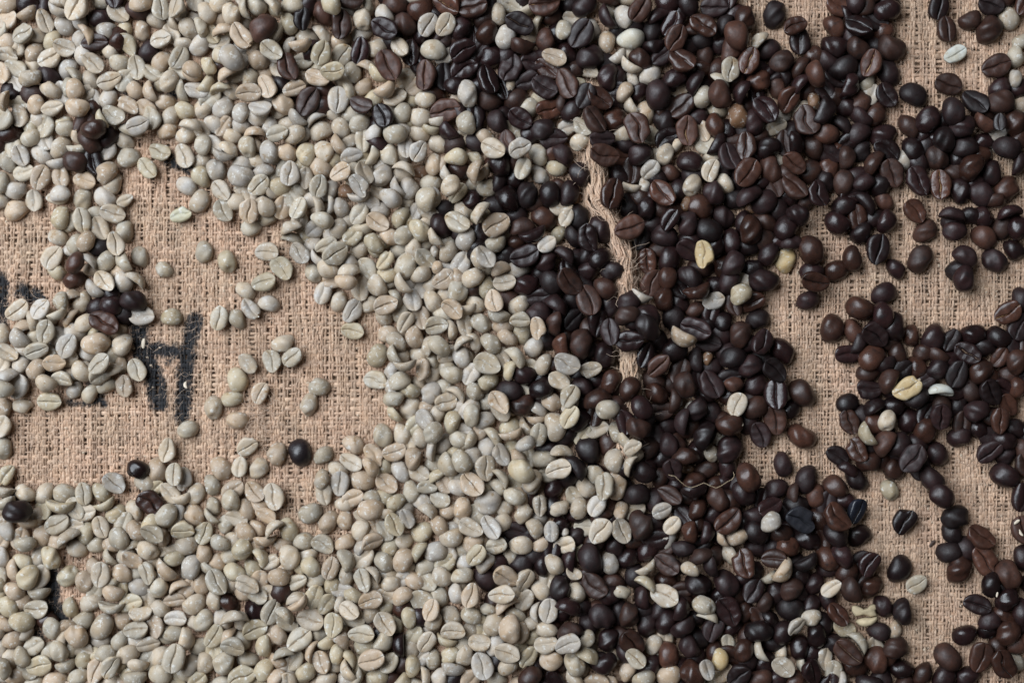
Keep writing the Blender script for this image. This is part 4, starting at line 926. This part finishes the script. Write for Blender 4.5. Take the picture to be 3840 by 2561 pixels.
MAT_CHAFF = simple_mat('chaff_skin', (0.66, 0.56, 0.44), 0.6, 1500, 0.25)
MAT_DCHAFF = simple_mat('dark_flake_skin', (0.05, 0.03, 0.022), 0.6, 1500, 0.25)
def flake(px, py, L, W, ang, mat, label, bend=0.0, z=None):
    V, F = [], []
    n, m = 9, 4
    for q in range(n):
        u = q / (n - 1) * 2 - 1
        w = W * (1 - abs(u) ** 2.4) ** 0.5 * 0.5 + W * 0.06
        for k in range(m):
            s = k / (m - 1) * 2 - 1
            V.append((u * L / 2, s * w + bend * L * (1 - u * u), 0.18 * W * (1 - s * s) + rng.normal(0, 0.02) * W))
    V = np.array(V)
    nV = len(V)
    V = np.vstack([V, V - np.array([0, 0, 0.06 * W])])
    for q in range(n - 1):
        for k in range(m - 1):
            a = q * m + k
            F += [(a, a + m, a + m + 1, a + 1), (nV + a, nV + a + 1, nV + a + m + 1, nV + a + m)]
    for q in range(n - 1):
        a = q * m; F.append((a, nV + a, nV + a + m, a + m))
        a = q * m + m - 1; F.append((a, a + m, nV + a + m, nV + a))
    for k in range(m - 1):
        F.append((k, k + 1, nV + k + 1, nV + k)); a = (n - 1) * m + k; F.append((a, nV + a, nV + a + 1, a + 1))
    o = link('chaff_flake', new_mesh('chaff_flake', V * PX, F), None, mat)
    zz = height_at(px, py) if z is None else z
    X, Y = px2m(px, py); f = (CAM_H - zz) / CAM_H
    o.location = (X * f, Y * f, zz + 0.0004); o.rotation_euler = (rng.normal(0, 0.1), rng.normal(0, 0.1), math.radians(ang))
    tag(o, label, 'chaff')
    o['group'] = 'chaff flakes'
    return o
flake(540, 1288, 40, 13, 85, MAT_CHAFF, 'upright cream chaff flake lying on the left stroke of the printed letter', 0.05)
flake(701, 1443, 28, 11, 100, MAT_CHAFF, 'curved white chaff flake lying on the right stroke of the printed letter', 0.22)
flake(3495, 2037, 34, 13, 52, MAT_DCHAFF, 'dark splinter lying on the lower right burlap', 0.0)
flake(2779, 1591, 18, 14, 110, MAT_CHAFF, 'tiny white crumb beside a pale crease-up bean on the dark heap', 0.0)
flake(3812, 1956, 26, 11, 40, MAT_CHAFF, 'pale ragged flake on a dark bean at the right edge', 0.0)
flake(3828, 1996, 28, 9, 120, MAT_CHAFF, 'lower pale flake on the speckled dark bean at the right edge', 0.1)
flake(3738, 2228, 20, 7, 80, MAT_CHAFF, 'tiny pale sliver by dark beans near the lower right corner', 0.0)

# crumbs of bean and skin lying loose on the weave
def crumbs(name, n, mat, smin, smax, right):
    V, F = [], []
    k = 0
    while k < n:
        px, py = rng.uniform(0, 3840), rng.uniform(0, 2561)
        i, j = int((py - OY) / G), int((px - OX) / G)
        if OWN[i, j] >= 0 or rng.random() > (1.0 if px > 2500 else right):
            if rng.random() < 0.02: k += 1
            continue
        k += 1
        X, Y = px2m(px, py); z = float(BASE[i, j]) + 0.0001
        s = rng.uniform(smin, smax); a = rng.uniform(0, 6.28)
        o = len(V)
        el = rng.uniform(0.35, 0.9)
        for q in range(5):
            t_ = a + q * 1.2566
            dx, dy = math.cos(q * 1.2566) * s * rng.uniform(0.7, 1.2), math.sin(q * 1.2566) * s * el * rng.uniform(0.7, 1.2)
            V.append((X + dx * math.cos(a) - dy * math.sin(a), Y + dx * math.sin(a) + dy * math.cos(a), z))
        V.append((X, Y, z + s * 0.6))
        F += [(o + q, o + (q + 1) % 5, o + 5) for q in range(5)]
    me = new_mesh(name, V, F, False)
    o_ = link(name, me, None, mat); o_['kind'] = 'stuff'
    return o_
MAT_CRUMB = simple_mat('dark_crumb', (0.035, 0.021, 0.015), 0.7, 900, 0.4)
MAT_PCRUMB = simple_mat('pale_crumb', (0.55, 0.44, 0.33), 0.7, 900, 0.3)
crumbs('roasted_bean_crumbs', 900, MAT_CRUMB, 0.00012, 0.00050, 0.3)
crumbs('chaff_crumbs', 420, MAT_PCRUMB, 0.00015, 0.00070, 0.9)

# torn husk of a bean near the bottom
def slab(name, pts, z0, thick, parent, mat, dome):
    pts = np.array(pts, float)
    c = pts.mean(0)
    rings = [(1.0, 0.0), (0.97, 0.55), (0.80, 0.85), (0.45, 1.0)]
    V, F = [], []
    n = len(pts)
    for sc, h in rings:
        for p in pts:
            q = c + (p - c) * sc
            X, Y = px2m(q[0], q[1])
            V.append((X, Y, z0 + thick * h + dome * (1 - sc) + rng.normal(0, 0.00008)))
    for r in range(len(rings) - 1):
        for k in range(n):
            F.append((r * n + k, r * n + (k + 1) % n, (r + 1) * n + (k + 1) % n, (r + 1) * n + k))
    F.append(tuple((len(rings) - 1) * n + k for k in range(n)))
    F.append(tuple(range(n))[::-1])
    return link(name, new_mesh(name, V, F), parent, mat)
MAT_HUSK = simple_mat('husk_skin', (0.52, 0.42, 0.27), 0.65, 700, 0.35)
def zo(pts):
    return [(3150 + x / 11.2, 2230 + y / 11.2) for x, y in pts]
husk = bpy.data.objects.new('torn_bean_husk', None); COL.objects.link(husk)
hz0 = height_at(3238, 2300) + 0.0012
slab('lower_shell', zo([(580, 1060), (700, 960), (950, 900), (1250, 900), (1480, 840), (1525, 930), (1440, 1080), (1250, 1220), (950, 1290), (720, 1220)]), hz0, 0.0022, husk, MAT_HUSK, 0.001)
slab('upper_shell', zo([(440, 420), (560, 380), (720, 390), (770, 510), (1080, 490), (1180, 370), (1300, 330), (1420, 350), (1495, 490), (1410, 590),
                        (1500, 820), (1200, 860), (900, 770), (700, 820), (540, 840), (430, 640)]), hz0 + 0.0004, 0.0016, husk, MAT_HUSK, 0.0006)
tag(husk, 'torn cream bean husk with ragged upper edge among dark beans, lower right', 'husk')
